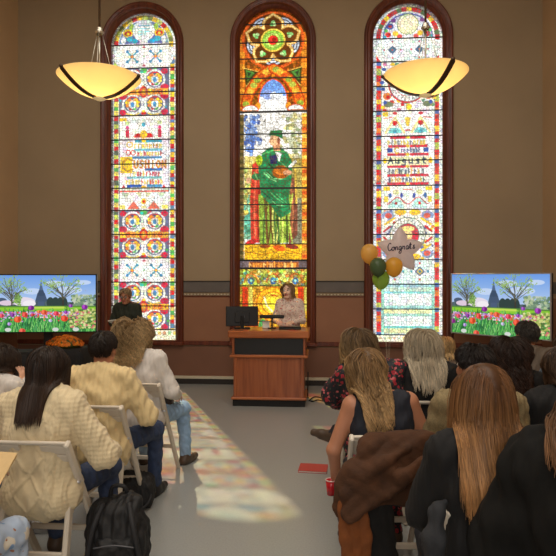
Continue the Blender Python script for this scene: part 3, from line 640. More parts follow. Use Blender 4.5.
    cv.ell(280.6, 174, 7.6, 6.6, (166, 84, 24)); cv.ell(280, 173, 5, 4, (196, 110, 40)); cv.ell(286.8, 174.6, 4.2, 2.6, (232, 170, 130)); cv.line([(284, 173), (290, 177)], .5, (150, 90, 60)); cv.line([(289, 169), (294, 163.6)], 2.6, (250, 250, 246)); cv.ell(250.6, 182, 2.4, 3.2, (232, 180, 140)); cv.line([(252, 178), (250, 172), (251, 166)], .8, (236, 226, 160))
    cv.rect(246.6, 245, 300, 262, (244, 188, 40)); cv.line([(246, 252), (262, 256), (284, 251), (300, 256)], 1, (206, 130, 30)); cv.line([(270, 261), (290, 254)], .6, (150, 90, 30))
    cv.ell(254, 243, 6.4, 2.6, (212, 40, 50), rot=-.3); cv.ell(279, 249.4, 6, 2.8, (232, 96, 34), rot=.3); cv.ell(266, 247.6, 5, 1.8, (150, 60, 30)); cv.ell(291, 248, 6, 2.4, (150, 44, 44), rot=.2)
    cv.mosaic(6.5, .86, 1.06, .3, 9, (246, 116, 300, 262), leadc=(70, 66, 50))
    # inscription and the foot panel
    cv.rect(241, 262, 306, 269, (104, 92, 100)); cv.rect(251, 263, 297, 268.2, (150, 80, 44)); cv.script(251.6, 263.2, 45, 4.8, (240, 150, 60), 41, (250, 190, 110))
    cv.rect(241, 269.4, 306, 287, (196, 196, 90)); g = np.random.default_rng(23)
    for k in range(120): cv.ell(g.uniform(242, 305), g.uniform(270, 287), 1.7, 1.5, [(240, 220, 90), (130, 170, 80), (190, 205, 120), (232, 160, 60), (110, 170, 170), (245, 235, 150)][g.integers(0, 6)])
    for x in (253, 273.6, 294): cv.ell(x, 284, 7, 10, (228, 140, 60), ring=1.8, half=1); cv.ell(x, 282, 3, 3.6, (50, 130, 190)); cv.ell(x, 282, 1.3, 1.6, (150, 215, 235))
    cv.rect(241, 287, 306, 342, (228, 160, 50)); cv.mosaic(3.4, .75, 1.15, .35, 12, (241, 269, 306, 342), leadc=(110, 70, 20), hue=.09)
    for x in (247.5, 299): cv.rect(x - 2.6, 288, x + 2.6, 316, (204, 56, 30)); cv.rect(x + 3.4, 288, x + 7, 312, (206, 196, 90))
    cv.ell(cx, 304, 15.6, 16, (206, 110, 24)); cv.ell(cx, 304, 14.6, 15, (250, 180, 40)); cv.ell(cx, 304, 11, 11.4, (190, 110, 24)); cv.ell(cx, 304, 10, 10.4, (238, 206, 60)); cv.ell(cx + 1, 305, 6.4, 6, (250, 226, 60)); cv.line([(cx - 8, 298), (cx - 6, 306), (cx - 1, 312)], 1.6, (250, 240, 190)); cv.line([(cx - 2, 296), (cx + 4, 297)], 1.4, (190, 70, 30))
    cv.ell(254, 324, 6, 5, (216, 70, 30)); cv.ell(264, 326, 4, 6, (80, 170, 90)); cv.ell(288, 322, 6, 8, (214, 60, 28))
    cv.mosaic(2.4, .8, 1.1, .25, 31, leadc=(80, 60, 30)); return cv
def paint_garden():
    """Tulip beds before a lawn, bare trees, a pointed tower and sky: what both screens show."""
    W, H = 160, 90; cv = Canvas(0, W, 0, H, 3.2, (150, 190, 240)); g = np.random.default_rng(3)
    sl, X, Y = cv.win(0, W, 0, 52); t = (Y / 52)[..., None]; cv.a[sl] = np.array([108, 158, 232]) * (1 - t) + np.array([196, 216, 244]) * t
    for x, y, r in ((95, 14, 16), (118, 24, 20), (60, 26, 16), (140, 12, 12)): cv.ell(x, y, r, r * .3, (196, 216, 246))
    for x in np.arange(0, W, 3.5): cv.ell(x, 47 + g.normal() * 1.5, 4.4, g.uniform(3, 8), [(64, 84, 84), (84, 104, 112), (54, 76, 60), (70, 88, 100)][g.integers(0, 4)])
    cv.rect(68, 32, 79, 52, (74, 94, 124)); cv.poly([(69, 30), (73.4, 9), (78, 30)], (84, 106, 138)); cv.poly([(64, 42), (68, 28), (79, 28), (84, 42)], (66, 86, 114)); cv.poly([(67, 33), (70, 24), (77, 24), (80, 33)], (58, 78, 104)); cv.line([(73.4, 6), (73.4, 14)], .7, (84, 106, 138))
    for x in (88, 96, 104, 109): cv.ell(x, 44, 6, 9, (44, 66, 64))
    cv.ell(12, 40, 8, 4, (74, 92, 118)); cv.ell(46, 42, 18, 7, (232, 222, 236)); cv.ell(55, 45, 10, 5, (246, 240, 246)); cv.ell(20, 44, 12, 4, (226, 206, 224)); [cv.ell(g.uniform(122, 160), g.uniform(32, 54), 2.4, 2, [(150, 176, 150), (178, 196, 150), (120, 150, 120), (196, 206, 190), (100, 130, 110)][g.integers(0, 5)]) for k in range(170)]; [cv.ell(36 + g.normal() * 4, 37 + g.normal() * 4, 1.6, 1.4, [(126, 170, 84), (150, 190, 96), (100, 140, 74)][g.integers(0, 3)]) for k in range(60)]
    def tree(x, y0, h, n):
        cv.line([(x, y0), (x, y0 - h * .45)], 2.2, (60, 52, 44))
        for k in range(n):
            a = g.uniform(-2.6, -.54); r = h * g.uniform(.6, 1.2); sx, sy = x + g.normal(), y0 - h * g.uniform(.3, .6); ex, ey = sx + r * math.cos(a), sy + r * math.sin(a) * .8
            cv.line([(sx, sy), ((sx + ex) / 2 + g.normal() * 2, (sy + ey) / 2), (ex, ey)], g.uniform(.5, 1), (84, 84, 66))
            for q in range(9): cv.ell(ex + g.normal() * 3.4, ey + g.normal() * 2.4, .9, .8, (150, 186, 96))
    tree(28, 53, 34, 26); tree(108, 51, 36, 26)
    cv.rect(0, 51, W, 58, (140, 204, 52)); cv.rect(0, 48.6, W, 51, (90, 140, 60)); cv.rect(60, 50, 110, 53, (196, 224, 90))
    cv.rect(0, 57, W, 90, (58, 138, 60))
    for k in range(900):
        x, y = g.uniform(0, W), g.uniform(62, 92); c = [(40, 118, 60), (76, 176, 78), (110, 204, 96), (30, 88, 54), (60, 152, 90), (140, 210, 120)][g.integers(0, 6)]; cv.line([(x, y), (x + g.normal() * 1.6, y - g.uniform(5, 11))], g.uniform(.7, 1.3), c)
    for k in range(320):
        x = g.uniform(0, W * .86); y = 58 + abs(g.normal()) * 5; c = [(190, 150, 214), (214, 176, 226), (150, 90, 180), (226, 70, 70), (240, 110, 60), (236, 220, 240), (206, 120, 190)][g.integers(0, 7)]; cv.ell(x, y, 1.4, 1.1, c)
    for k in range(240): cv.ell(g.uniform(118, W), g.uniform(54, 84), 2, 1.6, [(206, 214, 130), (120, 150, 70), (176, 190, 96), (226, 224, 160), (86, 120, 60), (216, 110, 120)][g.integers(0, 6)])
    for x, y, s, c in ((58, 52, 5, (132, 32, 150)), (37, 70, 6, (240, 84, 44)), (78, 59, 5, (238, 92, 56)), (110, 69, 5.6, (236, 70, 44)), (48, 63, 4.6, (232, 70, 60)), (97, 61, 4.6, (230, 60, 84)), (142, 51, 5, (150, 40, 170)), (2, 72, 5, (150, 40, 140)), (12, 64, 4, (224, 70, 90)), (44, 88, 5, (236, 80, 60)), (29, 63, 3.6, (130, 50, 150)), (120, 49, 3.4, (150, 70, 180)), (70, 58, 3, (240, 120, 60)), (24, 77, 3.2, (180, 150, 220)), (88, 72, 3, (200, 190, 230)), (60, 63, 3, (200, 60, 60)), (112, 59, 3, (150, 60, 180))):
        cv.ell(x, y, s, s * .78, c); cv.ell(x - s * .35, y - s * .2, s * .34, s * .6, tuple(min(255, v + 36) for v in c)); cv.ell(x + s * .45, y, s * .3, s * .6, tuple(v * .78 for v in c))
    for x in (22, 96, 128): cv.ell(x, 86, 5, 3, (214, 220, 214))
    return cv
# ------------------------------------------------------------------ room
BACK = 8.91; XL, XR, YR, TOP = -5.0, 3.40, -3.0, 6.75
M_upper = mat('painted_wall', (158, 138, 110), .75, .05, 1.2, .05, 240)
M_side = mat('side_wall_paint', (188, 157, 120), .75, .05, 1.2, .05, 240)
M_lower = mat('lower_wall_panel', (146, 100, 72), .6, .07, 2.5, .04, 120)
M_band = mat('grey_wall_band', (98, 92, 88), .6, .08, 6)
M_white = mat('cream_heater_strip', (206, 196, 172), .5)
mat_wood('frame_wood', (80, 32, 18), (118, 54, 30), 2.2, 'Z', .38, .2)
M_dark = mat('dark_base', (40, 34, 30), .6)
M_ceil = mat('ceiling_paint', (214, 204, 186), .8, .03, 2)
M_lead = mat('lead_bar', (28, 26, 26), .5)
M_metal = mat('dark_bronze', (74, 56, 40), .4, metal=.6)

def floor_mat():
    m = mat('grey_vinyl_floor', (152, 154, 152), .42, .09, 90, .03, 300, spec=.5)
    nt = m.node_tree; N = nt.nodes; L = nt.links; b = N['Principled BSDF']
    tc = N.new('ShaderNodeTexCoord'); n = N.new('ShaderNodeTexNoise'); n.inputs['Scale'].default_value = 1.1; n.inputs['Detail'].default_value = 4
    mr = N.new('ShaderNodeMapRange'); mr.inputs['To Min'].default_value = .26; mr.inputs['To Max'].default_value = .40
    L.new(tc.outputs['Object'], n.inputs['Vector']); L.new(n.outputs['Fac'], mr.inputs['Value']); L.new(mr.outputs[0], b.inputs['Roughness']); b.inputs['Coat Weight'].default_value = .25; b.inputs['Coat Roughness'].default_value = .22; return m
def slab(name, lo, hi, m):
    lo, hi = np.array(lo, float), np.array(hi, float)
    return tag(MB().box((lo + hi) / 2, hi - lo).build(name, m), kind='structure')
slab('floor', (XL - .2, YR - .2, -.2), (XR + .2, BACK + .4, 0), floor_mat())
slab('ceiling', (XL - .2, YR - .2, TOP), (XR + .2, BACK + .4, TOP + .2), M_ceil)
slab('wall_left', (XL - .2, YR, 0), (XL, BACK, TOP), M_side)
slab('wall_right', (XR, YR, 0), (XR + .2, BACK, TOP), M_side)
slab('wall_rear', (XL, YR - .2, 0), (XR, YR, TOP), M_upper)

WX = (-2.905, -.77, 1.365); GR, G0, GC = .55, .69, 5.50; OR_ = .69          # window centres; glass half width, foot and arch centre; outer radius
def window_wall():
    """Back wall 0.32 m thick with three round-arched openings."""
    b = MB(); r = .60; n = 24; xs = [XL]
    for x in WX: xs += [x - r, x + r]
    xs.append(XR)
    def ext(poly):
        m = len(poly); V = [(x, BACK, z) for x, z in poly] + [(x, BACK + .32, z) for x, z in poly]
        b.add(V, [list(range(m)), list(range(2 * m - 1, m - 1, -1))] + [[i, i + m, (i + 1) % m + m, (i + 1) % m] for i in range(m)])
    for i in range(0, len(xs), 2): ext([(xs[i], 0), (xs[i + 1], 0), (xs[i + 1], TOP), (xs[i], TOP)])
    for x in WX:
        ext([(x - r, 0), (x + r, 0), (x + r, G0 - .06), (x - r, G0 - .06)])
        a = [(x - r * math.cos(math.pi * k / n), GC + r * math.sin(math.pi * k / n)) for k in range(n + 1)]
        for k in range(n): ext([a[k], a[k + 1], (a[k + 1][0], TOP), (a[k][0], TOP)])
    o = b.build('wall_back', M_upper); tag(o, kind='structure')
window_wall()

# wainscot, bands, rails, heater strip between the windows
k_trim = 0
def trim(lo, hi, m, bev=.004):
    global k_trim; k_trim += 1
    lo, hi = np.array(lo, float), np.array(hi, float)
    return tag(MB().box((lo + hi) / 2, hi - lo, None, bev).build(f'trim_{k_trim}', m), kind='structure')
spans = [(XL, WX[0] - OR_), (WX[0] + OR_, WX[1] - OR_), (WX[1] + OR_, WX[2] - OR_), (WX[2] + OR_, XR)]
for xa, xb in spans:
    trim((xa, BACK - .02, 1.470), (xb, BACK, 1.640), M_band)
    trim((xa, BACK - .03, 1.638), (xb, BACK, 1.654), M_dark)
    trim((xa, BACK - .012, .68), (xb, BACK, 1.40), M_lower)
    trim((xa, BACK - .035, .615), (xb, BACK, .69), MATS['frame_wood'], .012)
    o = trim((xa, BACK - .028, 1.40), (xb, BACK, 1.414), MATS['frame_wood'])
    b = MB(); n = int((xb - xa) / .052)                                       # bead moulding along the band
    for k in range(n): b.ball((xa + (k + .5) * (xb - xa) / n, BACK - .022, 1.436), (.017, .014, .012), 4)
    k_trim += 1; tag(b.build(f'trim_{k_trim}', M_white), kind='structure')
M_low2 = mat('base_wall_panel', (122, 82, 62), .6, .07, 2.5)
for xa, xb in [(XL, XR)]:
    trim((xa, BACK - .012, .12), (xb, BACK, .60), M_low2)
    trim((xa, BACK - .07, .085), (xb, BACK, .125), M_white)
    tag(MB().box(((xa + xb) / 2, BACK - .03, .042), (xb - xa, .06, .084)).build('baseboard_back', M_dark), kind='structure')
for nm, x, w in (('baseboard_left', XL, .04), ('baseboard_right', XR - .04, .04)):
    tag(MB().box((x + w / 2, (YR + BACK) / 2, .07), (w, BACK - YR - .2, .14)).build(nm, MATS['frame_wood']), kind='structure')
for nm, x in (('l', XL), ('r', XR - .02)):
    trim((x, YR, 1.470), (x + .02, BACK - .04, 1.640), M_band); trim((x, YR, .15), (x + .014, BACK - .04, 1.40), M_lower)

def arch_sweep(b, x, prof, foot, n=36):
    """Sweep a moulding profile [(offset from glass edge, y)] up one jamb, round the arch, down the other."""
    path = [(-1, 0, foot)] + [(-math.cos(math.pi * k / n), math.sin(math.pi * k / n), GC) for k in range(n + 1)] + [(1, 0, foot)]
    V = []; m = len(prof)
    for cx, cz, z in path:
        for s, y in prof: r = GR + s * .85; V.append((x + cx * r, BACK + y, z + cz * r))
    Fc = [[i * m + j, i * m + j + 1, (i + 1) * m + j + 1, (i + 1) * m + j] for i in range(len(path) - 1) for j in range(m - 1)]
    b.add(V, Fc)
mat_attr('stained_glass', 'glass', trans=.22); mat_attr('painted_glass', 'glass', trans=.30)
for i, (x, painter, gm) in enumerate(zip(WX, (paint_left, paint_centre, paint_right), ('stained_glass', 'painted_glass', 'stained_glass'))):
    cv = painter()
    root = empty(f'window_{i + 1}', (x, BACK, G0)); tag(root, kind='structure')
    root['label'] = ['tall round-arched stained glass window with gold lettering, behind the standing reader', 'tall round-arched stained glass window with a robed painter figure, behind the lectern',
                     'tall round-arched stained glass window with a bust medallion, beside the balloons'][i]
    def rel(o): o.parent = root; o.location = (-x, -BACK, -G0); return o
    b = MB(); arch_sweep(b, x, [(-.012, .10), (-.012, .055), (.012, .045), (.022, .02), (.045, .018), (.05, -.012)], G0 - .01); rel(b.build('inner_moulding', MATS['frame_wood'], smooth=True))
    b = MB(); arch_sweep(b, x, [(.045, .02), (.05, -.03), (.075, -.042), (.09, -.03), (.105, -.055), (.135, -.06), (.15, -.045), (.162, -.02), (.165, .0)], G0 - .075); rel(b.build('casing', MATS['frame_wood'], smooth=True))
    b = MB(); b.box((x, BACK - .02, G0 - .045), (2 * OR_ + .02, .13, .06), None, .012); b.box((x, BACK - .01, G0 - .005), (2 * GR + .1, .10, .03), None, .006); rel(b.build('sill', MATS['frame_wood']))
    def place(u, v): return np.stack([x - GR + 2 * GR * u, np.full_like(u, BACK + .085), G0 + (GC + GR - G0) * (1 - v)], -1)
    def keep(u, v):
        X = (u - .5) * 2 * GR; Z = G0 + (GC + GR - G0) * (1 - v); return (Z < GC) | (np.hypot(X, Z - GC) < GR + .003)
    rel(grid_picture('glass', cv, 2, place, MATS[gm], root, keep))
    b = MB(); top = GC + GR
    if i == 1: ys = [27, 45, 61, 80.5, 96, 136, 151, 170, 206, 222, 245.5, 287, 305, 322]; thick = [114, 190, 261.6, 269.6]; a0, a1 = 11, 341.4
    elif i == 0: ys = [46.2, 69.3, 93.4, 117, 141.2, 165.4, 189.6, 211.8, 236, 259.8, 283.8, 307.6, 331.2]; thick = []; a0, a1 = 14, 341.4
    else: ys = [40.8, 63.8, 88, 112.6, 137.6, 161.6, 186.6, 210.2, 235, 260.2, 284.4, 309, 334.6]; thick = []; a0, a1 = 6, 341.4
    for y in ys + thick:
        z = top - (y - a0) / (a1 - a0) * (top - G0); hw = GR if z < GC else math.sqrt(max(GR ** 2 - (z - GC) ** 2, .001)); t = .030 if y in thick else .017
        b.box((x, BACK + .078, z), (2 * hw, .012, t))
    rel(b.build('saddle_bars', M_lead))
# ------------------------------------------------------------------ pendant lamps
M_bowl = mat('amber_glass_bowl', (255, 236, 190), .35, .05, 5, emit=((255, 216, 136), .24), trans=.6)
M_bowl2 = mat('pale_glass', (255, 240, 200), .3, emit=((255, 214, 140), .25))
def pendant(loc, label, rz):
    x, y, zr = loc; R = .395; root = empty('pendant_lamp', (x, y, zr), rz, label, 'lamp', 'bowl pendant lamps')
    b = MB(); b.tube([(0, 0, .40), (0, 0, TOP - zr)], .011, 8); b.lathe([(.001, TOP - zr - .04), (.06, TOP - zr - .03), (.07, TOP - zr), (.001, TOP - zr)], n=20); b.build('rod', M_metal, root, True)
    b = MB(); b.ball((0, 0, .47), .032, 8); b.lathe([(.03, .43), (.045, .45), (.03, .47)], n=16); b.tube([(0, 0, .02), (0, 0, .44)], .009, 6); b.build('hub', mat('nickel', (190, 184, 170), .3, metal=.9), root, True)
    for k in range(3):
        a = k * 2.0944 + 1.3; MB().tube([(.02 * math.cos(a), .02 * math.sin(a), .46), (R * .45 * math.cos(a), R * .45 * math.sin(a), -.12)], .0035, 6).build('cable', MATS['nickel'], root, True)
    D = .19; prof = [(R * math.sin(t), -D + D * (1 - math.cos(t)) ** 1.0) for t in np.linspace(.02, math.pi / 2, 16)]
    prof = [(R * s, -D * (1 - s ** 2.15)) for s in np.linspace(.02, 1, 18)]
    inner = [(max(r - .008, .004), z + .007) for r, z in prof[::-1]]
    MB().lathe(prof + [(R + .004, .004)] + inner, n=64).build('bowl', M_bowl, root, True)
    for k in range(3):
        a = k * 2.0944 + .5; b = MB(); w = .027; V = []; Fc = []
        for s in np.linspace(.05, 1.0, 20):
            r, z = (R + .008) * s, -D * (1 - s ** 2.15) - .007
            for off, dz in ((-w, 0), (w, 0), (w, -.010), (-w, -.010)): V.append((r * math.cos(a) - off * math.sin(a), r * math.sin(a) + off * math.cos(a), z + dz))
        for i in range(19):
            for j in range(4): Fc.append([i * 4 + j, i * 4 + (j + 1) % 4, (i + 1) * 4 + (j + 1) % 4, (i + 1) * 4 + j])
        b.add(V, Fc); b.ball(((R + .01) * math.cos(a), (R + .01) * math.sin(a), 0), .02, 6); b.build('strap', M_metal, root)
    MB().lathe([(.001, -D - .035), (.03, -D - .030), (.06, -D - .016), (.062, -D - .004), (.001, -D - .002)], n=32).build('finial', M_bowl2, root, True)
    lamp('bulb', 'POINT', (0, 0, -.06), 10, (1, .82, .54), shadow_soft_size=.05).parent = root
pendant(tuple(P(99.5, 78, 5.5)), 'hanging amber glass bowl lamp with dark straps before the gold-lettered window', -.58)
v = P(425.5, 74, 5.4); pendant((v.x, v.y, P(98, 78, 5.5).z), 'hanging amber glass bowl lamp with dark straps before the bust-medallion window', -1.62)

# ------------------------------------------------------------------ screens
M_black = mat('black_plastic', (22, 22, 24), .4); M_blackm = mat('black_matte', (20, 19, 20), .8, .1, 20)
M_silver = mat('silver_bezel', (196, 198, 204), .3, metal=.7)
mat_attr('lit_screen', 'screen', .95)
GARDEN = paint_garden()
def screen(name, a, b, z0, z1, label, bez, stand_label):
    """Flat TV from floor point a (its left edge seen from the seats) to b."""
    a, b = Vector(a).to_2d(), Vector(b).to_2d(); c = (a + b) / 2; d = b - a; w = d.length; rz = math.atan2(d.y, d.x); h = z1 - z0
    root = empty(name, (c.x, c.y, z0), rz, label, 'screen')
    bd = MB().box((0, .035, h / 2), (w + .02, .06, h + .02), None, .008).build('body', M_black, root)
    f = MB()
    for s in (-1, 1): f.box((s * (w / 2 + .005), -.002, h / 2), (.018, .022, h + .026), None, .003)
    for zz in (-.004, h + .004): f.box((0, -.002, zz), (w + .028, .022, .016), None, .003)
    f.build('bezel', bez, root)
    grid_picture('display', GARDEN, 1, lambda u, v: np.stack([-w / 2 + w * u, np.full_like(u, -.004), h * (1 - v)], -1), MATS['lit_screen'], root)
    MB().box((w / 2 - .12, -.010, -.006), (.05, .01, .012)).build('sensor', M_black, bd)
    st = empty('television_stand', (c.x, c.y, 0), rz, stand_label, 'stand')
    MB().box((0, .14, z0 * .62), (.12, .09, z0 * 1.23), None, .01).build('column', M_black, st)
    MB().box((0, .10, .52), (.9, .42, .03), None, .008).build('shelf', M_black, st)
    for s in (-1, 1):
        MB().box((s * .42, .12, .045), (.06, .62, .05), None, .01).build('foot', M_black, st)
        for q in (-.24, .24): MB().ball((s * .42, .12 + q, .025), (.018, .025, .025), 6).build('caster', M_blackm, st, True)
    MB().box((0, .12, .08), (.84, .08, .05), None, .008).build('crossbar', M_black, st)
    MB().box((0, .09, z0 + h * .45), (.5, .045, .34), None, .008).build('bracket', M_black, st)
screen('television', P(-6, 304, 8.30), P(96, 304, 8.42), .895, 1.745, 'wide lit screen showing a tulip garden, above the orange mums', M_black, 'black wheeled stand carrying the screen above the orange mums')
screen('television', P(452, 304, 8.22), P(550.5, 304, 7.15), .905, 1.755, 'lit tulip garden screen with silver edge, turned inward beside the suited man', M_silver, 'black wheeled stand under the silver-edged screen')

# ------------------------------------------------------------------ lectern and what stands on it
mat_wood('lectern_wood', (128, 66, 34), (164, 92, 52), 2.2, 'Z', .34, .2); mat_wood('lectern_top_wood', (150, 80, 40), (190, 112, 62), 2.2, 'X', .3, .3)
lx, ly = G(268.4, 7.37); ly += .33
L0 = empty('lectern', (lx, ly, 0), 0, 'wide cherry wood lectern with a black recessed band, before the painter window', 'lectern')
MW, MT = MATS['lectern_wood'], MATS['lectern_top_wood']
MB().box((0, 0, .045), (.96, .60, .09), None, .006).build('plinth', M_blackm, L0)
MB().box((0, 0, .106), (1.00, .65, .035), None, .010).build('base_moulding', MT, L0)
for s in (-1, 1): MB().box((s * .445, 0, .39), (.045, .62, .54), None, .006).build('side_panel', MW, L0)
MB().box((0, -.285, .39), (.845, .02, .535)).build('front_panel', MW, L0)
MB().box((0, 0, .665), (1.04, .655, .035), None, .010).build('shelf_moulding', MT, L0)
MB().box((0, -.27, .795), (.93, .02, .225)).build('black_band', M_black, L0)
for s in (-1, 1): MB().box((s * .472, -.0, .795), (.03, .60, .225), None, .004).build('upright', MW, L0)
MB().box((0, .28, .40), (.84, .02, .56)).build('back_panel', MW, L0)
MB().box((0, 0, .955), (1.075, .69, .095), None, .012).build('top', MT, L0)
def on_lectern(px, d): x, y = G(px, d); return (x, y, 1.003)
x, y, z = on_lectern(242, 7.72)
mon = empty('monitor', (x, y, z), math.radians(12), 'black computer monitor seen from behind on the lectern', 'monitor')
mon_shell = MB().box((0, 0, .17), (.445, .03, .275), None, .008).build('shell', M_black, mon); MB().box((0, -.022, .16), (.20, .02, .15), None, .006).build('rear_housing', M_black, mon)
MB().box((0, -.03, .09), (.05, .02, .18), None, .004).build('neck', M_blackm, mon); MB().box((0, 0, .006), (.22, .16, .012), None, .004).build('foot', M_blackm, mon)
MB().box((.02, -.034, .165), (.03, .003, .03)).build('badge', mat('grey_badge', (70, 72, 76), .4), mon_shell)
x, y, z = on_lectern(272, 7.72)
t = empty('reading_lamp', (x, y, z), 0, 'black bar-shaped reading lamp on a short post, on the lectern', 'lamp')
MB().box((0, 0, .165), (.34, .06, .05), None, .012).build('bar', M_black, t); MB().tube([(-.0, 0, .0), (0, 0, .15)], .012, 8).build('post', M_black, t, True); MB().lathe([(.001, 0), (.06, 0), (.06, .012), (.001, .016)], n=20).build('base', M_black, t, True)
x, y, z = on_lectern(266, 7.78); tag(MB().box((0, 0, .05), (.10, .02, .10), Euler((-.2, 0, .2)).to_matrix().to_4x4(), .003).build('note_card', mat('white_paper', (236, 234, 226), .8), loc=(x, y, z)), 'white note card propped on the lectern behind the bar lamp', 'card')
x, y, z = on_lectern(290, 7.66); t = empty('laptop', (x, y, z), .05, 'thin black laptop lying low in front of the woman speaking', 'laptop')
MB().box((0, 0, .011), (.30, .22, .018), None, .004).build('keyboard_half', M_black, t); MB().box((0, .02, .03), (.30, .2, .010), None, .004).build('lid', M_black, t)
def cord(name, pts, r, label, m=M_black): return tag(MB().tube(curve_pts(pts, 40), r, 6).build(name, m, None, True), label, 'cable')
gp = lambda px, py: P(px, py, CAM_H * F / (py - 278)) + Vector((0, 0, .008))
cord('power_cord', [P(308, 372, 7.7), gp(308, 398), gp(312, 402), gp(318, 400.5), gp(326, 402), gp(330, 400)], .009, 'thick black cord running right from the lectern across the floor')
cord('power_cord', [gp(309, 401.5), gp(314, 397.5), gp(322, 398.5), gp(334, 404), gp(342, 403)], .008, 'black cord looping behind the other near the lectern')

# ------------------------------------------------------------------ balloons
def balloon(loc, r, rgb, label, hue):
    root = empty('balloon', loc, 0, label, 'balloon', 'congratulation balloons')
    prof = [(max(r * math.sin(t) * (1 - .10 * (1 + math.cos(t)) * (t > 1.57)), .0008), 0) for t in [0]]
    prof = []
    for t in np.linspace(0.001, math.pi - .001, 26):
        c = math.cos(t); zz = r * 1.02 * c if c > 0 else r * 1.34 * c; rr = r * math.sin(t) * (1 if c > 0 else (1 - .22 * c * c * c * -1)) if c > 0 else r * math.sin(t) ** (1 + .25 * abs(c))
        prof.append((max(rr, .0008), zz))
    m = mat('latex_' + hue, rgb, .22, coat=.4, trans=.55)
    MB().lathe(prof, n=36).build('latex', m, root, True)
    MB().lathe([(.004, -r * 1.33), (.012, -r * 1.33 - .016), (.001, -r * 1.33 - .012)], n=12).build('knot', m, root, True)
    return root
BW = P(388, 300, 7.7)                                                             # where their ribbons meet, on a weight on the floor
def ribbon(root, m):
    a = root.location; z = -.16; e = Vector((BW.x, BW.y, .16)) - a
    MB().tube(curve_pts([(0, 0, z), (e.x * .35, e.y * .35, z + (e.z - z) * .25), (e.x * .85, e.y * .85, z + (e.z - z) * .6), tuple(e)], 20), .0012, 5).build('ribbon', m, root, True)
M_rib = mat('curling_ribbon', (206, 196, 170), .4)
for px, py, d, r, c, lab, h in ((369.4, 252.6, 7.62, .118, (255, 214, 124), 'gold balloon touching the window frame, highest of the round ones', 'gold'), (394, 266, 7.52, .116, (255, 208, 92), 'gold balloon hanging just under the silver star', 'amber'),
                                (378, 266, 7.46, .110, (112, 138, 98), 'dark green balloon between the two gold ones', 'dark_green'), (381, 278.5, 7.6, .116, (190, 230, 112), 'light green balloon at the bottom of the bunch', 'light_green')):
    ribbon(balloon(tuple(P(px, py, d)), r, c, lab, h), M_rib)
star = empty('star_balloon', tuple(P(400, 262, 7.72)), YAW, 'silver pink foil star balloon with handwritten congratulation', 'balloon', 'congratulation balloons')
def star_mesh(R, th, n=10):
    V = [(0, -th, 0), (0, th, 0)]; Fc = []; ring = []
    K = 60
    for k in range(K):
        a = math.pi / 2 + 2 * math.pi * k / K; q = (k % 12) / 12; q = min(q, 1 - q) * 2
        r = R * ((1 - q) * 1.0 + q * .56) * (1 - .05 * math.sin(q * math.pi)); ring.append((r * math.cos(a), r * math.sin(a)))
    L = [1.0, .93, .8, .6, .4, .2]
    for sy in (-1, 1):
        for f in L:
            y = sy * th * (1 - f ** 2.2) ** .6
            V += [(x * f, y, z * f) for x, z in ring]
    def I(s, l, k): return 2 + (s * len(L) + l) * K + k % K
    for s in (0, 1):
        for k in range(K):
            for l in range(len(L) - 1):
                f = [I(s, l, k), I(s, l + 1, k), I(s, l + 1, k + 1), I(s, l, k + 1)]; Fc.append(f if s else f[::-1])
            Fc.append([I(s, len(L) - 1, k), s, I(s, len(L) - 1, k + 1)][::1 if s else -1])
    for k in range(K): Fc.append([I(0, 0, k), I(0, 0, k + 1), I(1, 0, k + 1), I(1, 0, k)])
    return V, Fc
V, Fc = star_mesh(.335, .085)
M_foil = mat('holographic_foil', (252, 242, 244), .25, .06, 26, .15, 40, metal=.05, trans=.70)
MB().add([(x, y, z + .16) for x, y, z in V], Fc).build('foil', M_foil, star, True)
LET = [[[(.55, .85), (.35, 1), (.1, .75), (.05, .4), (.2, .05), (.45, .05), (.62, .25)]], [[(.3, .5), (.1, .4), (.05, .2), (.2, 0), (.4, .1), (.42, .35), (.3, .5), (.58, .42)]], [[(0, .5), (.05, 0), (.08, .3), (.25, .5), (.35, .4), (.36, .05), (.5, .1)]],
       [[(.4, .45), (.2, .5), (.05, .3), (.1, .05), (.3, .05), (.42, .45), (.4, -.3), (.2, -.5), (.05, -.3), (.5, .1)]], [[(0, .1), (.1, .5), (.15, .4), (.35, .48), (.32, .1), (.45, .05)]], [[(.4, .45), (.2, .5), (.05, .25), (.15, 0), (.35, .1), (.4, .45), (.4, .05), (.5, .08)]],
       [[(0, .1), (.2, .9), (.18, .1), (.35, .05)], [(.02, .6), (.38, .62)]], [[(0, .05), (.25, .5), (.12, .38), (.32, .12), (.15, 0), (.02, .08)]]]
b = MB(); x = -.185; s = .095
for i, strokes in enumerate(LET):
    for st in strokes: b.tube(curve_pts([(x + p * s * .9, -.089 + .3 * (x + p * s) ** 2, .165 + q * s * (1.0 if i else 1.1) + .10 * (x + p * s)) for p, q in st], 26), .0062, 5)
    x += s * (.62 if i else .66) * .82
b.build('lettering', mat('navy_ink', (34, 30, 70), .5), star, True)
ribbon(star, M_rib)
t = MB(); t.lathe([(.001, 0), (.05, 0), (.062, .05), (.05, .12), (.012, .15), (.001, .15)], n=20); tag(t.build('balloon_weight', mat('gold_foil', (200, 150, 60), .3, metal=.7), None, True, loc=(BW.x, BW.y, 0)), 'small foil weight on the floor holding the balloon ribbons', 'weight')

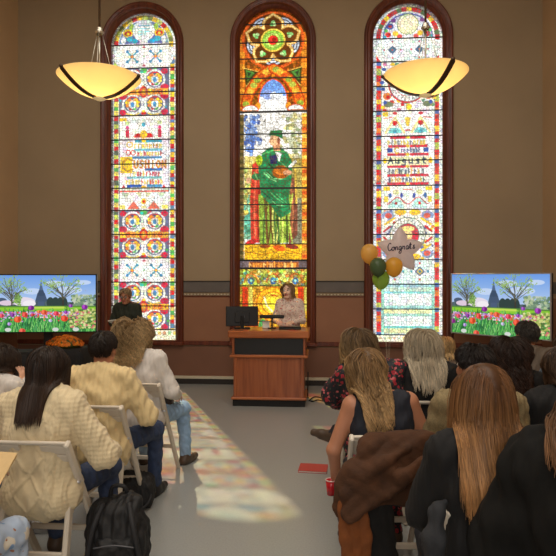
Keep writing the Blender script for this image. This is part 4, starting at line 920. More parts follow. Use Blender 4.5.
# ------------------------------------------------------------------ flower stand, loudspeaker at the left screen
M_cloth = mat('black_tablecloth', (17, 16, 18), .85, .15, 12)
tx, ty = G(64, 7.3)
def draped(w, d, h):
    V = []; Fc = []; n = 80; rows = 9
    per = []
    for k in range(n):
        a = 2 * math.pi * k / n; c, s_ = math.cos(a), math.sin(a); e = .28; per.append((np.sign(c) * abs(c) ** e * w / 2, np.sign(s_) * abs(s_) ** e * d / 2, a))
    for j in range(rows):
        t = j / (rows - 1)
        for x, y, a in per: q = 1 + t * (.05 + .035 * math.sin(a * 16)); V.append((x * q, y * q, h * (1 - t) + .004))
    for j in range(rows - 1):
        for k in range(n): Fc.append([j * n + k, (j + 1) * n + k, (j + 1) * n + (k + 1) % n, j * n + (k + 1) % n])
    Fc.append(list(range(n))); return V, Fc
t = empty('draped_table', (tx, ty, 0), 0, 'small table under a black floor-length cloth, carrying the orange mums', 'table')
MB().box((0, 0, .775), (.62, .42, .02)).build('tabletop', M_blackm, t)
V, Fc = draped(.66, .46, .79); MB().add(V, Fc).build('tablecloth', M_cloth, t, True)
def mums():
    root = empty('potted_mum', (tx + .015, ty, .795), 0, 'mound of orange chrysanthemums on the black-draped table', 'flowers')
    MB().lathe([(.001, 0), (.10, 0), (.13, .055), (.12, .055), (.001, .04)], n=28).build('pot', M_blackm, root, True)
    g = np.random.default_rng(4); V = []; Q = []; C = []; n0 = 0
    for k in range(420):
        a = g.uniform(0, 6.283); r = math.sqrt(g.uniform(0, 1)); x, y = .245 * r * math.cos(a), .17 * r * math.sin(a); z = .045 + .105 * (1 - r ** 2) + g.uniform(-.014, .012)
        nrm = Vector((x * 1.6, y * 1.6, .22)).normalized(); q = nrm.to_track_quat('Z', 'Y').to_matrix(); R0 = g.uniform(.015, .024); c = srgb(*[(236, 140, 30), (248, 160, 44), (214, 112, 22), (240, 150, 60)][g.integers(0, 4)])
        for ring, (rr, zz, m) in enumerate(((R0, .002, 8), (R0 * .62, .008, 7), (R0 * .3, .011, 5))):
            for p in range(m):
                t0 = 2 * math.pi * p / m + ring * .4; w = .8 * math.pi / m
                pts = [(rr * .15 * math.cos(t0), rr * .15 * math.sin(t0), zz - .004), (rr * .8 * math.cos(t0 - w), rr * .8 * math.sin(t0 - w), zz), (rr * 1.08 * math.cos(t0), rr * 1.08 * math.sin(t0), zz + .001), (rr * .8 * math.cos(t0 + w), rr * .8 * math.sin(t0 + w), zz)]
                V += [tuple(q @ Vector(v_) + Vector((x, y, z))) for v_ in pts]; Q.append([n0, n0 + 1, n0 + 2, n0 + 3]); C += [c] * 4; n0 += 4
    mat_attr('mum_petal', 'strand', rough=.6, trans=.25)
    o = raw('blossoms', V, np.array(Q), MATS['mum_petal'], root, False, col=np.array(C)); o['kind'] = 'stuff'
    b = MB(); b.ball((0, 0, .05), (.22, .15, .085), 12); b.build('foliage', mat('mum_leaves', (70, 82, 34), .7, .3, 40, .6, 40), root, True)
mums()
sx, sy = G(21, 7.2)
t = empty('loudspeaker', (sx, sy, 0), .08, 'black floor loudspeaker cabinet under the screen, left of the draped table', 'loudspeaker')
MB().box((0, 0, .39), (.34, .34, .76), None, .02).build('cabinet', M_blackm, t); MB().box((0, -.175, .40), (.30, .014, .68), None, .012).build('grille', mat('speaker_grille', (30, 30, 33), .6, .2, 120, .5, 200), t)
for s in (-1, 1): MB().box((s * .175, 0, .55), (.012, .14, .05), None, .005).build('handle', M_black, t)
for s in (-1, 1):
    for q in (-1, 1): MB().lathe([(.001, 0), (.02, 0), (.018, .014), (.001, .014)], (s * .13, q * .13, 0), 12).build('foot', M_black, t)

# ------------------------------------------------------------------ white folding chairs
M_chair = mat('white_chair', (214, 204, 188), .42, .03, 10, coat=.15)
def make_chair(name='folding_chair'):
    root = empty(name)
    W = .21
    for s in (-1, 1):
        MB().bar((s * W, -.285, .845), (s * W, .235, 0.004), .026, .048, .007).build('leg', M_chair, root)          # back upright and front leg in one
        b = MB(); b.bar((s * (W - .030), -.165, .60), (s * (W - .030), -.275, .004), .028, .052, .007); b.tube([(s * (W - .045), -.165, .60), (s * (W - .015), -.165, .60)], .026, 14); b.build('leg', M_chair, root)
    b = MB()                                                                            # top rail with a hand slot, slightly bowed
    for z, x0, x1, hh in ((.838, -.20, .20, .022), (.748, -.20, .20, .05), (.80, -.20, -.055, .06), (.80, .055, .20, .06)):
        y = -.285 + (.845 - z) * .617; b.bar((x0, y + .006, z), (x1, y + .006, z), hh, .018, .004, (0, -.52, .85))
    b.build('backrest', M_chair, root)
    b = MB(); b.box((0, .045, .447), (.375, .36, .022), None, .009); b.build('seat', M_chair, root)
    b = MB(); b.box((0, -.148, .452), (.37, .022, .06), None, .006); b.build('seat_rail', M_chair, root)
    MB().box((0, .125, .225), (.395, .02, .034), None, .005).build('stretcher', M_chair, root); MB().box((0, -.235, .235), (.345, .02, .034), None, .005).build('stretcher', M_chair, root)
    for s in (-1, 1): MB().tube([(s * (W - .02), -.162, .60), (s * (W + .018), -.162, .60)], .008, 8).build('pivot_bolt', M_silver, root, True)
    return root
CH0 = None
def chair(xy, rz, label, dy=.10):
    global CH0
    if CH0 is None: CH0 = o = make_chair()
    else: o = copy_tree(CH0)
    o.location = (xy[0] - dy * math.sin(rz), xy[1] + dy * math.cos(rz), 0); o.rotation_euler = (0, 0, rz); return tag(o, label, 'chair', 'white folding chairs of the audience')
# ------------------------------------------------------------------ people
M_skin = mat('skin', (222, 170, 140), .5, .05, 14, trans=.06); M_skin2 = mat('rosy_skin', (186, 128, 98), .5, .05, 14, trans=.06)
M_lip = mat('lips', (176, 92, 84), .45); M_brow = mat('eyebrow', (84, 60, 42), .7)
M_eyew = mat('eye_white', (232, 228, 222), .25); M_iris = mat('iris', (52, 40, 30), .2)
M_jean = mat('blue_denim', (48, 62, 92), .8, .18, 30, .2, 260); M_jean2 = mat('light_denim', (140, 172, 206), .8, .14, 30, .2, 260)
M_dktr = mat('dark_trousers', (36, 38, 46), .8, .15, 20, .15, 200); M_shoe = mat('brown_shoe', (74, 58, 46), .5, .12, 20); M_shoeb = mat('black_shoe', (30, 28, 28), .5)
mat_attr('hair_strands', 'strand', rough=.42, trans=.22)
def V3(*a): return np.array(a, float)
def rot(v, R): return np.array(R) @ v
def hand_prims(w, d, n, side, curl=.5, s=1.0):
    d = d / np.linalg.norm(d); n = n - d * (n @ d); n = n / (np.linalg.norm(n) + 1e-9); tl = np.cross(d, n) * side; lat = tl
    R = Matrix((lat, d, n)).transposed().to_4x4(); out = [ell(w + d * .048 * s, (.041 * s, .054 * s, .017 * s), .012, R), cone(w - d * .02 * s, w + d * .03 * s, .025 * s, .024 * s, .02)]
    for i, (L, r) in enumerate(((.070, .0086), (.078, .0088), (.073, .0085), (.058, .0076))):
        p = w + d * (.086 - .004 * abs(i - 1.2)) * s + lat * (.030 - i * .0200) * s; a = .12; q = p - d * .03 * s
        out.append(cone(q, p, r * s, r * s, .008))
        for f, bend in ((.45, .55), (.31, .75), (.24, .5)):
            a += bend * curl; v = d * math.cos(a) + n * math.sin(a) + lat * (.06 - .04 * i); v /= np.linalg.norm(v); e = p + v * L * f * s; out.append(cone(p, e, r * s, r * s * .9, .004)); p = e; r *= .92
    p = w + d * .022 * s + tl * .030 * s; v = d * .62 + tl * .70 + n * (.25 + .3 * curl); v /= np.linalg.norm(v); e = p + v * .042 * s; out.append(cone(p, e, .012 * s, .0102 * s, .012)); v2 = v + d * .35 + n * .3 * curl; v2 /= np.linalg.norm(v2); out.append(cone(e, e + v2 * .032 * s, .0100 * s, .0080 * s, .005))
    return out
HC, HR = V3(0, -.012, .030), V3(.079, .098, .087)
def head_prims():
    P_ = [ell((0, -.012, .030), (.074, .093, .082), .02), ell((0, .034, -.034), (.056, .056, .078), .03), ell((0, .062, -.098), (.024, .02, .018), .03)]
    for s in (-1, 1): P_ += [ell((s * .036, .062, -.030), (.026, .024, .028), .02), ell((s * .078, -.004, -.004), (.010, .019, .031), .008), cone((s * .05, .0, -.07), (s * .02, .05, -.094), .02, .018, .03)]
    P_ += [cone((-.032, .080, .024), (.032, .080, .024), .012, .012, .016)]
    for s in (-1, 1): P_.append(ell((s * .031, .104, .004), (.018, .020, .012), .010, sub=True))
    P_ += [cone((0, .090, .008), (0, .112, -.026), .0075, .0125, .012), ell((-.011, .101, -.030), (.008, .008, .007), .006), ell((.011, .101, -.030), (.008, .008, .007), .006)]
    P_ += [cone((-.018, .086, -.055), (.018, .086, -.055), .0075, .0075, .006), cone((-.015, .084, -.066), (.015, .084, -.066), .0085, .0085, .006)]
    return P_
def hairline(n, style):
    x, y, z = n[:, 0], n[:, 1], n[:, 2]
    if style == 'short': return (z > -.52 + 1.15 * np.maximum(0, y + .45)) & ~((np.abs(x) > .80) & (z < .05) & (y > -.35))
    return z > -.62 + 1.12 * np.maximum(0, y + .30)
def sphere_pts(N, g):
    i = np.arange(N) + .5; ph = np.arccos(1 - 2 * i / N); th = math.pi * (1 + 5 ** .5) * i
    n = np.stack([np.cos(th) * np.sin(ph), np.sin(th) * np.sin(ph), np.cos(ph)], -1) + g.normal(size=(N, 3)) * .03
    return n / np.linalg.norm(n, axis=1)[:, None]
def make_hair(root, Mh, coll, st, sc):
    """Locks of strands combed over the skull, hanging with gravity and resting on head, neck and clothes."""
    g = np.random.default_rng(st.get('seed', 1)); kind = st.get('kind', 'long'); L = st['len']; N = st.get('n', 1500); T = 14 if kind == 'long' else 6
    n = sphere_pts(int(N * 1.9), g); n = n[hairline(n, kind)]; n = n[g.permutation(len(n))[:N]]; N = len(n)
    R = np.array(Mh.to_3x3()); t0 = np.array(Mh.translation); Ri = np.linalg.inv(R); part = st.get('part', .15); vol = st.get('vol', .03) * sc
    hr, hc = HR, HC
    side = np.sign(n[:, 0] - part * .6 + 1e-6)
    comb = np.stack([side * (.9 if kind == 'long' else .35), np.where(n[:, 1] > .2, -.55, -.35) * (1 if kind == 'long' else st.get('fwd', -.6)), -.25 * np.ones(N)], -1)
    w = np.clip((n[:, 2] - .1) / .6, 0, 1)[:, None]; d = comb * w + V3(0, -.1, -1) * (1 - w); d -= n * (d * n).sum(1)[:, None]; d /= np.linalg.norm(d, axis=1)[:, None] + 1e-9
    d = d + n * st.get('lift', .35); d = (d / np.linalg.norm(d, axis=1)[:, None]) @ R.T
    p = (hc + n * hr) @ R.T + t0; off = vol * (.15 + .85 * g.uniform(0, 1, N) ** .8); ln = L * g.uniform(*st.get('jit', (.82, 1.05)), N)
    if st.get('layer'): ln *= 1 - st['layer'] * np.clip(n[:, 2], 0, 1) * g.uniform(0, 1, N)
    pts = [p]; grav = V3(0, st.get('back', -.05), -1)
    bo = .006 + .6 * off
    for t in range(T):
        f = min(1, (t + 1) / 4); ds = ln / T; gw = st.get('grav', .42)
        d = d * (1 - gw) + grav * gw; d /= np.linalg.norm(d, axis=1)[:, None]; q = p + d * ds[:, None]
        u = ((q - t0) @ Ri.T - hc); e = hr + (off * f)[:, None] + .002; r = np.linalg.norm(u / e, axis=1); u = np.where((r < 1)[:, None], u / np.maximum(r, .05)[:, None], u)
        fm = (u[:, 1] > .028) & (u[:, 2] < .035); u[:, 0] = np.where(fm, np.where(u[:, 0] >= 0, 1, -1) * np.maximum(np.abs(u[:, 0]), st.get('face', .066)), u[:, 0])
        if kind == 'long':                                                # hang together: the fall narrows below the ears
            tf = (t + 1) / T; lim = (hr[0] + vol * .8) * (1 - tf) + st.get('wid', .085) * tf; sx = u[:, 0] / lim; low = np.clip((-.02 - u[:, 2]) / .06, 0, 1); u[:, 0] *= 1 + st.get('flare', 0) * low / T * 2
            u[:, 0] = u[:, 0] * (1 - low) + low * lim * np.where(np.abs(sx) < .7, sx, np.sign(sx) * (.7 + .3 * np.tanh((np.abs(sx) - .7) / .3)))
        q = (u + hc) @ R.T + t0
        if kind == 'long':
            for it in range(4):
                s = sdf_at(coll, q); m = s < bo
                if not m.any(): break
                X = q[m]; gr = np.stack([sdf_at(coll, X + V3(*(np.eye(3)[a] * .004))) - s[m] for a in range(3)], -1); gr /= np.linalg.norm(gr, axis=1)[:, None] + 1e-9
                gr[:, 2] *= .35; gr[:, 0] *= .4; gr[:, 1] += np.where(n[m, 1] < .42, -.9, .9); gr /= np.linalg.norm(gr, axis=1)[:, None] + 1e-9
                q[m] = X + gr * np.minimum((bo[m] - s[m]) * 1.3 + .001, .05)[:, None]
        d = q - p; d /= np.linalg.norm(d, axis=1)[:, None] + 1e-9; p = q; pts.append(p)
    A = np.stack(pts, 1)                                                  # N x (T+1) x 3
    K = max(8, int(N / st.get('per', 14))); ci = g.permutation(N)[:K]; near = np.argmin(((A[:, None, 0] - A[None, ci, 0]) ** 2).sum(-1), 1)
    tt = np.linspace(0, 1, T + 1)[None, :, None]; C = A[ci][near]
    A = A + (C - A) * (st.get('clump', .5) * tt ** .7)
    if st.get('wave'):
        amp, fr = st['wave']; fr_i = fr * g.uniform(.8, 1.2, K)[near]; ph = g.uniform(0, 6.28, K)[near] + g.normal(size=N) * .35; s = np.linspace(0, 1, T + 1)[None, :] * ln[:, None] * fr_i[:, None] * 6.283 + ph[:, None]
        out = A - (t0 + R @ hc); out[..., 2] = 0; out /= np.linalg.norm(out, axis=-1)[..., None] + 1e-6; tan = np.stack([-out[..., 1], out[..., 0], 0 * out[..., 0]], -1); ramp = np.minimum(1, tt * 2.2)
        A = A + (tan * np.sin(s)[..., None] + out * (.6 * np.cos(s) + .35)[..., None]) * amp * ramp
    if st.get('frizz'): A[:, 2:] += g.normal(size=A[:, 2:].shape) * st['frizz'] * tt[:, 2:]
    tg = np.gradient(A, axis=1); tg /= np.linalg.norm(tg, axis=-1)[..., None] + 1e-9; ref = A - (t0 + R @ hc); b1 = np.cross(tg, ref); b1 /= np.linalg.norm(b1, axis=-1)[..., None] + 1e-9; b2 = np.cross(tg, b1)
    rad = st.get('rad', .0026) * np.where(tt < .75, 1, 1 - (tt - .75) * 3.2); V = np.stack([A + (b1 * math.cos(a) + b2 * math.sin(a)) * rad for a in (0, 2.094, 4.189)], 2)
    I = np.arange(N * (T + 1) * 3).reshape(N, T + 1, 3); J = np.roll(I, -1, 2); Q = np.stack([I[:, :-1], J[:, :-1], J[:, 1:], I[:, 1:]], -1).reshape(-1, 4)
    c0, c1 = srgb(*st['col']), srgb(*st.get('tip', st['col'])); lum = (g.uniform(.62, 1.3, N) * g.uniform(.8, 1.2, K)[near])[:, None, None]; cc = np.clip((c0 + (c1 - c0) * tt ** 1.3) * lum, 0, 1)
    cc = np.repeat(cc[:, :, None], 3, 2).reshape(-1, 3)
    m = 28; th = np.linspace(0, 2 * math.pi, 41)[:-1]; phi = np.linspace(.01, math.pi - .3, m); cp = np.stack([np.outer(np.sin(phi), np.cos(th)), np.outer(np.sin(phi), np.sin(th)), np.outer(np.cos(phi), np.ones(40))], -1).reshape(-1, 3)
    kp = hairline(cp, kind); cv = (hc + cp * (hr + .004)) @ R.T + t0; I2 = np.arange(m * 40).reshape(m, 40); q2 = np.stack([I2[:-1], np.roll(I2[:-1], -1, 1), np.roll(I2[1:], -1, 1), I2[1:]], -1).reshape(-1, 4)[:, ::-1]; q2 = q2[kp[q2].all(1)]
    return raw('hair', np.concatenate([V.reshape(-1, 3), cv]), np.concatenate([Q, q2 + N * (T + 1) * 3]), MATS['hair_strands'], root, True, col=np.concatenate([cc, np.tile(c0 * .6, (len(cv), 1))]))

def knit_cable(V):
    u, w = V[:, 0], V[:, 2]; a = np.abs(((u / .15 + w / .19) % 1) - .5); b = np.abs(((u / .15 - w / .19) % 1) - .5); au = np.abs(u); mid = au < .075; cab = (au > .082) & (au < .122)
    d = cab * .0065 * np.abs(np.sin(math.pi * w / .05 + np.sign(u) * 1.5 * np.sin(2 * math.pi * u / .04))) + (~mid & ~cab) * (.0018 * np.sin(2 * math.pi * u / .02) + .0010 * np.sin(2 * math.pi * w / .024))
    return d + mid * (.0060 * ((a < .06) | (b < .06))) + .0065 * wob(V, 3, .24) + .003 * wob(V * V3(1, 1, .6), 5, .10)
def knit_rib(V):
    u, w = V[:, 0], V[:, 2]; return .0026 * np.sin(2 * math.pi * u / .034) + .006 * wob(V, 6, .26) + .0025 * wob(V * V3(1, 1, .6), 8, .10)
def folds(amp=.006, sc=.2, seed=2): return lambda V: amp * wob(V, seed, sc) + amp * .45 * wob(V * V3(1, 1, .45), seed + 1, sc * .35)

def person(xy, rz, label, hair, top, topm, scale=1.0, standing=False, lean=0.03, side=0.0, head=(0, 0, 0), hx=0, sw=.165, arms=None, off=.02, hem=None, sleeve='long', bulk=.012, disp=None, legs=None, legm=None, shoem=None,
           skin=None, h=.0075, hands=(.5, .5), eyes=True, collar=None, girth=1.0, group='audience members', cat='person', palm=None, ht=.0085):
    dz = .385 if standing else 0; H0 = V3(0, -.04 if not standing else 0, .545 + dz); Rl = np.array((Euler((-lean, side, 0))).to_matrix())
    def T(x, y, z): return (H0 + Rl @ (V3(x, y + (.04 if standing else 0), z + dz) - H0)) * scale
    waist, chest, S, nb, hp = T(0, -.05, .70), T(0, -.045, .87), T(0, -.05, 1.0), T(hx * .4, -.045, 1.045), T(hx, -.015, 1.10)
    lat = Rl @ V3(1, 0, 0); sh = {s: T(s * sw, -.05, .985) for s in (-1, 1)}; hips = {s: V3(s * .085, H0[1], H0[2] - .015) * scale for s in (-1, 1)}
    Mh = Matrix.Translation(Vector(hp)) @ Euler((-lean * .5 + head[1], head[2], 0)).to_matrix().to_4x4() @ Matrix.Rotation(head[0], 4, 'Z')
    Mh = Matrix.Translation(Vector(hp)) @ Matrix.Rotation(head[0], 4, 'Z') @ Euler((-head[1], head[2], 0)).to_matrix().to_4x4() @ Matrix.Translation((0, .025 * scale, .085 * scale)) @ Matrix.Scale(scale, 4)
    MhR = Mh.copy()
    arms = arms or {}; el = {}; wr = {}
    for s, k in ((-1, 'l'), (1, 'r')):
        de = (s * .245, .03, .735) if not standing else (s * .25, -.02, .73); dw = (s * .13, .25, .66) if not standing else (s * .17, .22, .72)
        e, w = arms.get(k, (de, dw)); el[s] = V3(*e) * scale + V3(0, 0, dz * scale); wr[s] = V3(*w) * scale + V3(0, 0, dz * scale)
    legs = legs or {}; kn = {}; an = {}; toe = {}
    for s, k in ((-1, 'l'), (1, 'r')):
        dk, da = ((s * .125, .40, .50), (s * .13, .40, .095)) if not standing else ((s * .09, .015, .50), (s * .10, -.02, .085))
        q = legs.get(k, (dk, da)); kn[s], an[s] = V3(*q[0]) * scale, V3(*q[1]) * scale; toe[s] = V3(*q[2]) if len(q) > 2 else V3(.1 * s, 1, -.12)
    def torso(o, g=girth):
        return [cone(H0 * scale - lat * .075 * scale, H0 * scale + lat * .075 * scale, (.104 * g + o) * scale, (.104 * g + o) * scale, .05), cone(waist - lat * .055 * scale, waist + lat * .055 * scale, (.092 * g + o) * scale, (.092 * g + o) * scale, .07),
                cone(chest - lat * .075 * scale, chest + lat * .075 * scale, (.100 * g + o) * scale, (.100 * g + o) * scale, .07), cone(sh[-1] * .88 + S * .12, sh[1] * .88 + S * .12, (.058 + o) * scale, (.058 + o) * scale, .05),
                cone(T(-.06, -.03, 1.0), nb, (.055 + o) * scale, (.048 + o * .5) * scale, .05), cone(T(.06, -.03, 1.0), nb, (.055 + o) * scale, (.048 + o * .5) * scale, .05)]
    def armp(o, b, end=1.0, s_=(-1, 1)):
        out = []
        for s in s_:
            w = el[s] + (wr[s] - el[s]) * end; out += [cone(sh[s], el[s], (.050 + o + b * .5) * scale, (.039 + o + b) * scale, .035), cone(el[s], w, (.039 + o + b) * scale, (.028 + o + b * .7) * scale, .02)]
        return out
    def legp(o):
        out = []
        for s in (-1, 1): out += [cone(hips[s], kn[s], (.082 + o) * scale, (.056 + o) * scale, .04), cone(kn[s], an[s], (.054 + o) * scale, (.036 + o * 1.2) * scale, .025)]
        return out
    # body: one continuous skin
    hd = head_prims(); Ms = Mh; body = torso(0) + [cone(nb - V3(0, 0, .03), np.array(Mh @ Vector((0, -.012, -.06))), .056 * scale, .050 * scale, .03)]
    sM = scale; HP = []
    for q in xform(hd, Matrix.Translation(Mh.translation) @ Mh.to_3x3().normalized().to_4x4()):
        c0 = np.array(Mh.translation)
        for kk in ('a', 'b', 'c'):
            if kk in q and isinstance(q[kk], np.ndarray): q[kk] = c0 + (q[kk] - c0) * sM
        for kk in ('r', 'ra', 'rb'):
            if kk in q: q[kk] = q[kk] * sM
        HP.append(q)
    body += armp(0, 0)
    for s in (-1, 1):
        d = wr[s] - el[s]; k = 'l' if s < 0 else 'r'; pn = (palm or {}).get(k, (V3(-s * .25, 0, -1) if abs(d[2]) < .8 * np.linalg.norm(d) else V3(-s, 0, 0))); hdv = (palm or {}).get(k + 'd', d / np.linalg.norm(d))
        body += hand_prims(wr[s], V3(*hdv), V3(*pn), s, hands[0 if s < 0 else 1], scale * .97)
    body += legp(-.012)
    for s in (-1, 1): t = toe[s] / np.linalg.norm(toe[s]); body.append(cone(an[s] - V3(0, 0, .03), an[s] + t * .11 * scale + V3(0, 0, -.045), .035 * scale, .026 * scale, .02))
    body += HP
    Vb, Qb = surf(body, h)
    o = raw('person', Vb, Qb, [skin or M_skin, M_lip, M_brow], None, True, loc=(xy[0], xy[1], 0), rot=(0, 0, rz)); tag(o, label, cat, group)
    Mi = Mh.inverted(); fc = Vb[Qb].mean(1); fl = (np.c_[fc, np.ones(len(fc))] @ np.array(Mi).T)[:, :3]; mi = np.zeros(len(Qb), np.int32)
    mi[(np.abs(fl[:, 0]) < .022) & (fl[:, 1] > .085) & (fl[:, 2] < -.050) & (fl[:, 2] > -.073)] = 1
    bx = np.abs(fl[:, 0]); mi[(bx > .014) & (bx < .046) & (fl[:, 1] > .07) & (np.abs(fl[:, 2] - (.030 - (bx - .03) ** 2 * 6)) < .0045)] = 2
    o.data.polygons.foreach_set('material_index', mi)
    if eyes:
        for s in (-1, 1):
            b = MB(); b.ball((0, 0, 0), .0125 * scale, 10); q = b.build('eye', M_eyew, o, True); q.data.materials.append(M_iris); q.location = Mh @ Vector((s * .031, .0815, .004)); q.rotation_euler = Mh.to_euler()
            q.data.polygons.foreach_set('material_index', [1 if p.center.y > .0105 * scale else 0 for p in q.data.polygons])
    # clothes
    tp = torso(off + bulk * .4)
    if hem: tp += [cone(T(-.07, -.045, hem), T(.07, -.045, hem), (.110 * girth + off) * scale, (.110 * girth + off) * scale, .05)]
    if sleeve == 'long': tp += armp(off * .6, bulk, .97)
    elif sleeve == 'short': tp += [cone(sh[s], sh[s] * .35 + el[s] * .65, (.054 + off * .7) * scale, (.056 + off) * scale, .03) for s in (-1, 1)]
    if collar: tp += [cone(nb + V3(0, 0, .0), nb + V3(0, 0, collar), .068 * scale, .062 * scale, .02)]
    tp += [ell(nb + V3(0, .02, .045 + (collar or 0)) * scale, V3(.058, .062, .035) * scale, .015, sub=True)]
    if sleeve == 'none':
        tp = [q for q in torso(off * .7)[:3]] + [cone(T(-.115, -.05, .985), T(.115, -.05, .985), (.062 + off * .5) * scale, (.062 + off * .5) * scale, .05)] + [ell(nb + V3(0, .01, .05), (.075, .075, .06), .02, sub=True)]
    blob(top, tp, topm, o, ht, disp or folds())
    lg = legp(.010) + [cone(H0 * scale - lat * .08 * scale, H0 * scale + lat * .08 * scale, .112 * girth * scale, .112 * girth * scale, .04)]
    blob('trousers', lg, legm or M_dktr, o, .010, folds(.005, .16, 9))
    for s in (-1, 1):
        t = toe[s] / np.linalg.norm(toe[s]); f = V3(t[0], t[1], 0); f /= np.linalg.norm(f); a = an[s] + V3(0, 0, -.005)
        if abs(t[2]) < .2 and an[s][2] < .2: z0 = .034; c0 = V3(a[0], a[1], z0) - f * .03; c1 = V3(a[0], a[1], z0) + f * .15; up = V3(0, 0, 1)
        else: up = -(kn[s] - an[s]); up = -up / np.linalg.norm(up); c0 = a - up * .05 - t * .03; c1 = a - up * .055 + t * .15
        sh_ = blob('shoe', [cone(c0, c1, .038, .030, .03), cone(c0 + f * .02, c0 + (c1 - c0) * .6, .042, .040, .03), cone(a, a - up * .04, .044, .046, .03)], shoem or M_shoe, o, .007)
        blob('sole', [cone(c0 - up * .030, c1 - up * .022, .030, .024, .02, flat=(up, 2.4)), cone(c0 - up * .030, c0 * .4 + c1 * .6 - up * .026, .034, .036, .02, flat=(up, 2.6))], M_dark, sh_, .009)
    if hair:
        make_hair(o, Mh, tp + [q for q in body[:10]], hair, scale)
    return o, Mh
def glasses(o, Mh, m):
    b = MB()
    for s in (-1, 1):
        ring = [(s * .031 + .023 * math.cos(a), .104, .004 + .019 * math.sin(a)) for a in np.linspace(0, 2 * math.pi, 20)]; b.tube(ring, .0024, 6, False); b.tube([(s * .054, .102, .008), (s * .080, .06, .008), (s * .084, 0, .004)], .0022, 6)
    b.tube([(-.009, .106, .008), (.009, .106, .008)], .0022, 6); q = b.build('glasses', m, o, True); q.matrix_local = Mh; return q
# ------------------------------------------------------------------ the people and their seats
M_cream = mat('cream_cable_wool', (222, 204, 166), .85, .05, 30, .35, 420, sheen=.2); M_oat = mat('oatmeal_wool', (226, 202, 150), .85, .05, 30, .35, 420, sheen=.2)
M_pale = mat('pale_grey_cotton', (214, 208, 202), .8, .03, 20, .1, 300); M_navy = mat('navy_cotton', (22, 26, 38), .8, .12, 20, .1, 300); M_blk = mat('black_jersey', (13, 12, 13), .85, .15, 20, .1, 300)
M_olive = mat('olive_tweed', (138, 122, 88), .9, .22, 160, .3, 300); M_suit = mat('grey_suit_cloth', (96, 84, 72), .8, .15, 120, .1, 300); M_taupe = mat('taupe_jacket', (120, 102, 86), .8, .08, 20)
M_bluegrey = mat('blue_grey_knit', (112, 124, 136), .85, .1, 60, .2, 300); M_coat = mat('black_wool_coat', (15, 14, 12), .9, .18, 60, .2, 300, spec=.3); M_green = mat('dark_green_blouse', (34, 40, 30), .8, .12, 20)
mat_floral('floral_dress', (24, 26, 34), ((170, 40, 54), (196, 100, 104), (50, 70, 50), (130, 36, 44)), 19, .31)
mat_floral('floral_blouse', (230, 212, 200), ((196, 120, 116), (150, 130, 110), (176, 90, 90)), 26, .26)
mat_floral('star_print_trousers', (168, 184, 206), ((214, 206, 190), (120, 150, 190), (160, 110, 80)), 9, .24)
def H(col, L, **k): return dict(col=col, len=L, **k)
seat = {}
def seated(px, d, rz, chair_label, *a, dy=0, dx=0, **k):
    xy = G(px, d); chair((xy[0] + dx, xy[1]), rz if abs(rz) < .5 else 0, chair_label, .10 + dy); return person(xy, rz, *a, **k)

# left block
seated(45, 3.10, .0, 'white folding chair under the woman in the cream cable sweater', 'woman with long dark hair in a chunky cream cable-knit sweater, seated from behind',
       H((44, 30, 22), .30, tip=(70, 48, 34), n=2100, wid=.085, vol=.022, clump=.35, part=.1, seed=1, rad=.0023, grav=.5), 'sweater', M_cream, scale=1.012, sw=.165, off=.024, bulk=.022, hem=.52, disp=knit_cable, ht=.006,
       arms={'r': ((.325, .02, .715), (.275, .25, .66)), 'l': ((-.28, .03, .72), (-.15, .26, .68))}, legs={'r': ((.20, .42, .52), (.19, .42, .095))}, legm=M_jean, head=(-.12, .05, -.06), lean=.06)
seated(101, 3.92, .0, 'white folding chair under the dark-haired man in the oatmeal sweater', 'man with short dark hair in an oatmeal knit sweater and jeans, seated from behind',
       H((30, 22, 18), .045, tip=(52, 40, 32), kind='short', n=2800, vol=.016, clump=.2, seed=2, rad=.0024, lift=.2), 'sweater', M_oat, scale=1.015, sw=.185, off=.022, bulk=.020, hem=.5, disp=knit_rib, ht=.006, girth=1.1, skin=M_skin2,
       arms={'r': ((.31, .05, .72), (.24, .30, .66))}, legs={'r': ((.25, .44, .52), (.235, .47, .095), (.25, 1, -.1))}, legm=M_jean, shoem=M_shoeb, head=(-.05, .04, 0), lean=.06)
seated(142, 4.72, -.05, 'white folding chair under the curly-haired woman by the aisle', 'woman with big curly blonde hair in a pale grey top, seated by the aisle',
       H((150, 118, 78), .27, tip=(232, 200, 148), n=2400, wid=.15, vol=.070, clump=.55, wave=(.016, 17), frizz=.004, seed=3, rad=.0030, per=9, lift=.9, grav=.30, jit=(.6, 1.05)), 'blouse', M_pale, scale=1.02, sw=.17, off=.016, bulk=.016, hem=.5, hx=-.05,
       arms={'r': ((.25, .0, .74), (.22, .24, .66))}, legs={'r': ((.22, .42, .5), (.24, .44, .095), (.35, 1, -.1))}, legm=M_jean2, head=(.1, .05, -.08), lean=.04, side=-.05)
seated(-10, 3.95, -.15, 'white folding chair at the far edge, under the woman resting her chin', 'woman with dark hair resting her cheek on a raised hand, by the loudspeaker',
       H((54, 40, 32), .20, tip=(80, 62, 50), n=1500, vol=.03, seed=4, clump=.4, wave=(.006, 6)), 'blouse', M_pale, scale=.95, lean=.20, head=(-.5, .1, .05), off=.02, bulk=.018,
       arms={'r': ((.20, .26, .75), (.165, .17, .985))}, palm={'r': (-1, .1, 0), 'rd': (-.1, -.1, 1)}, hands=(.5, .35), legm=M_jean)
seated(-44, 3.25, -.05, 'white folding chair beside the cream cable sweater, almost out of view', 'person in a plain cream pullover beside the cable sweater, almost out of view',
       H((70, 52, 40), .25, n=700, vol=.03, seed=5), 'pullover', M_cream, scale=1.0, off=.024, bulk=.02, disp=folds(.006, .2), arms={'r': ((.255, .02, .72), (.14, .26, .66))}, legm=M_dktr)
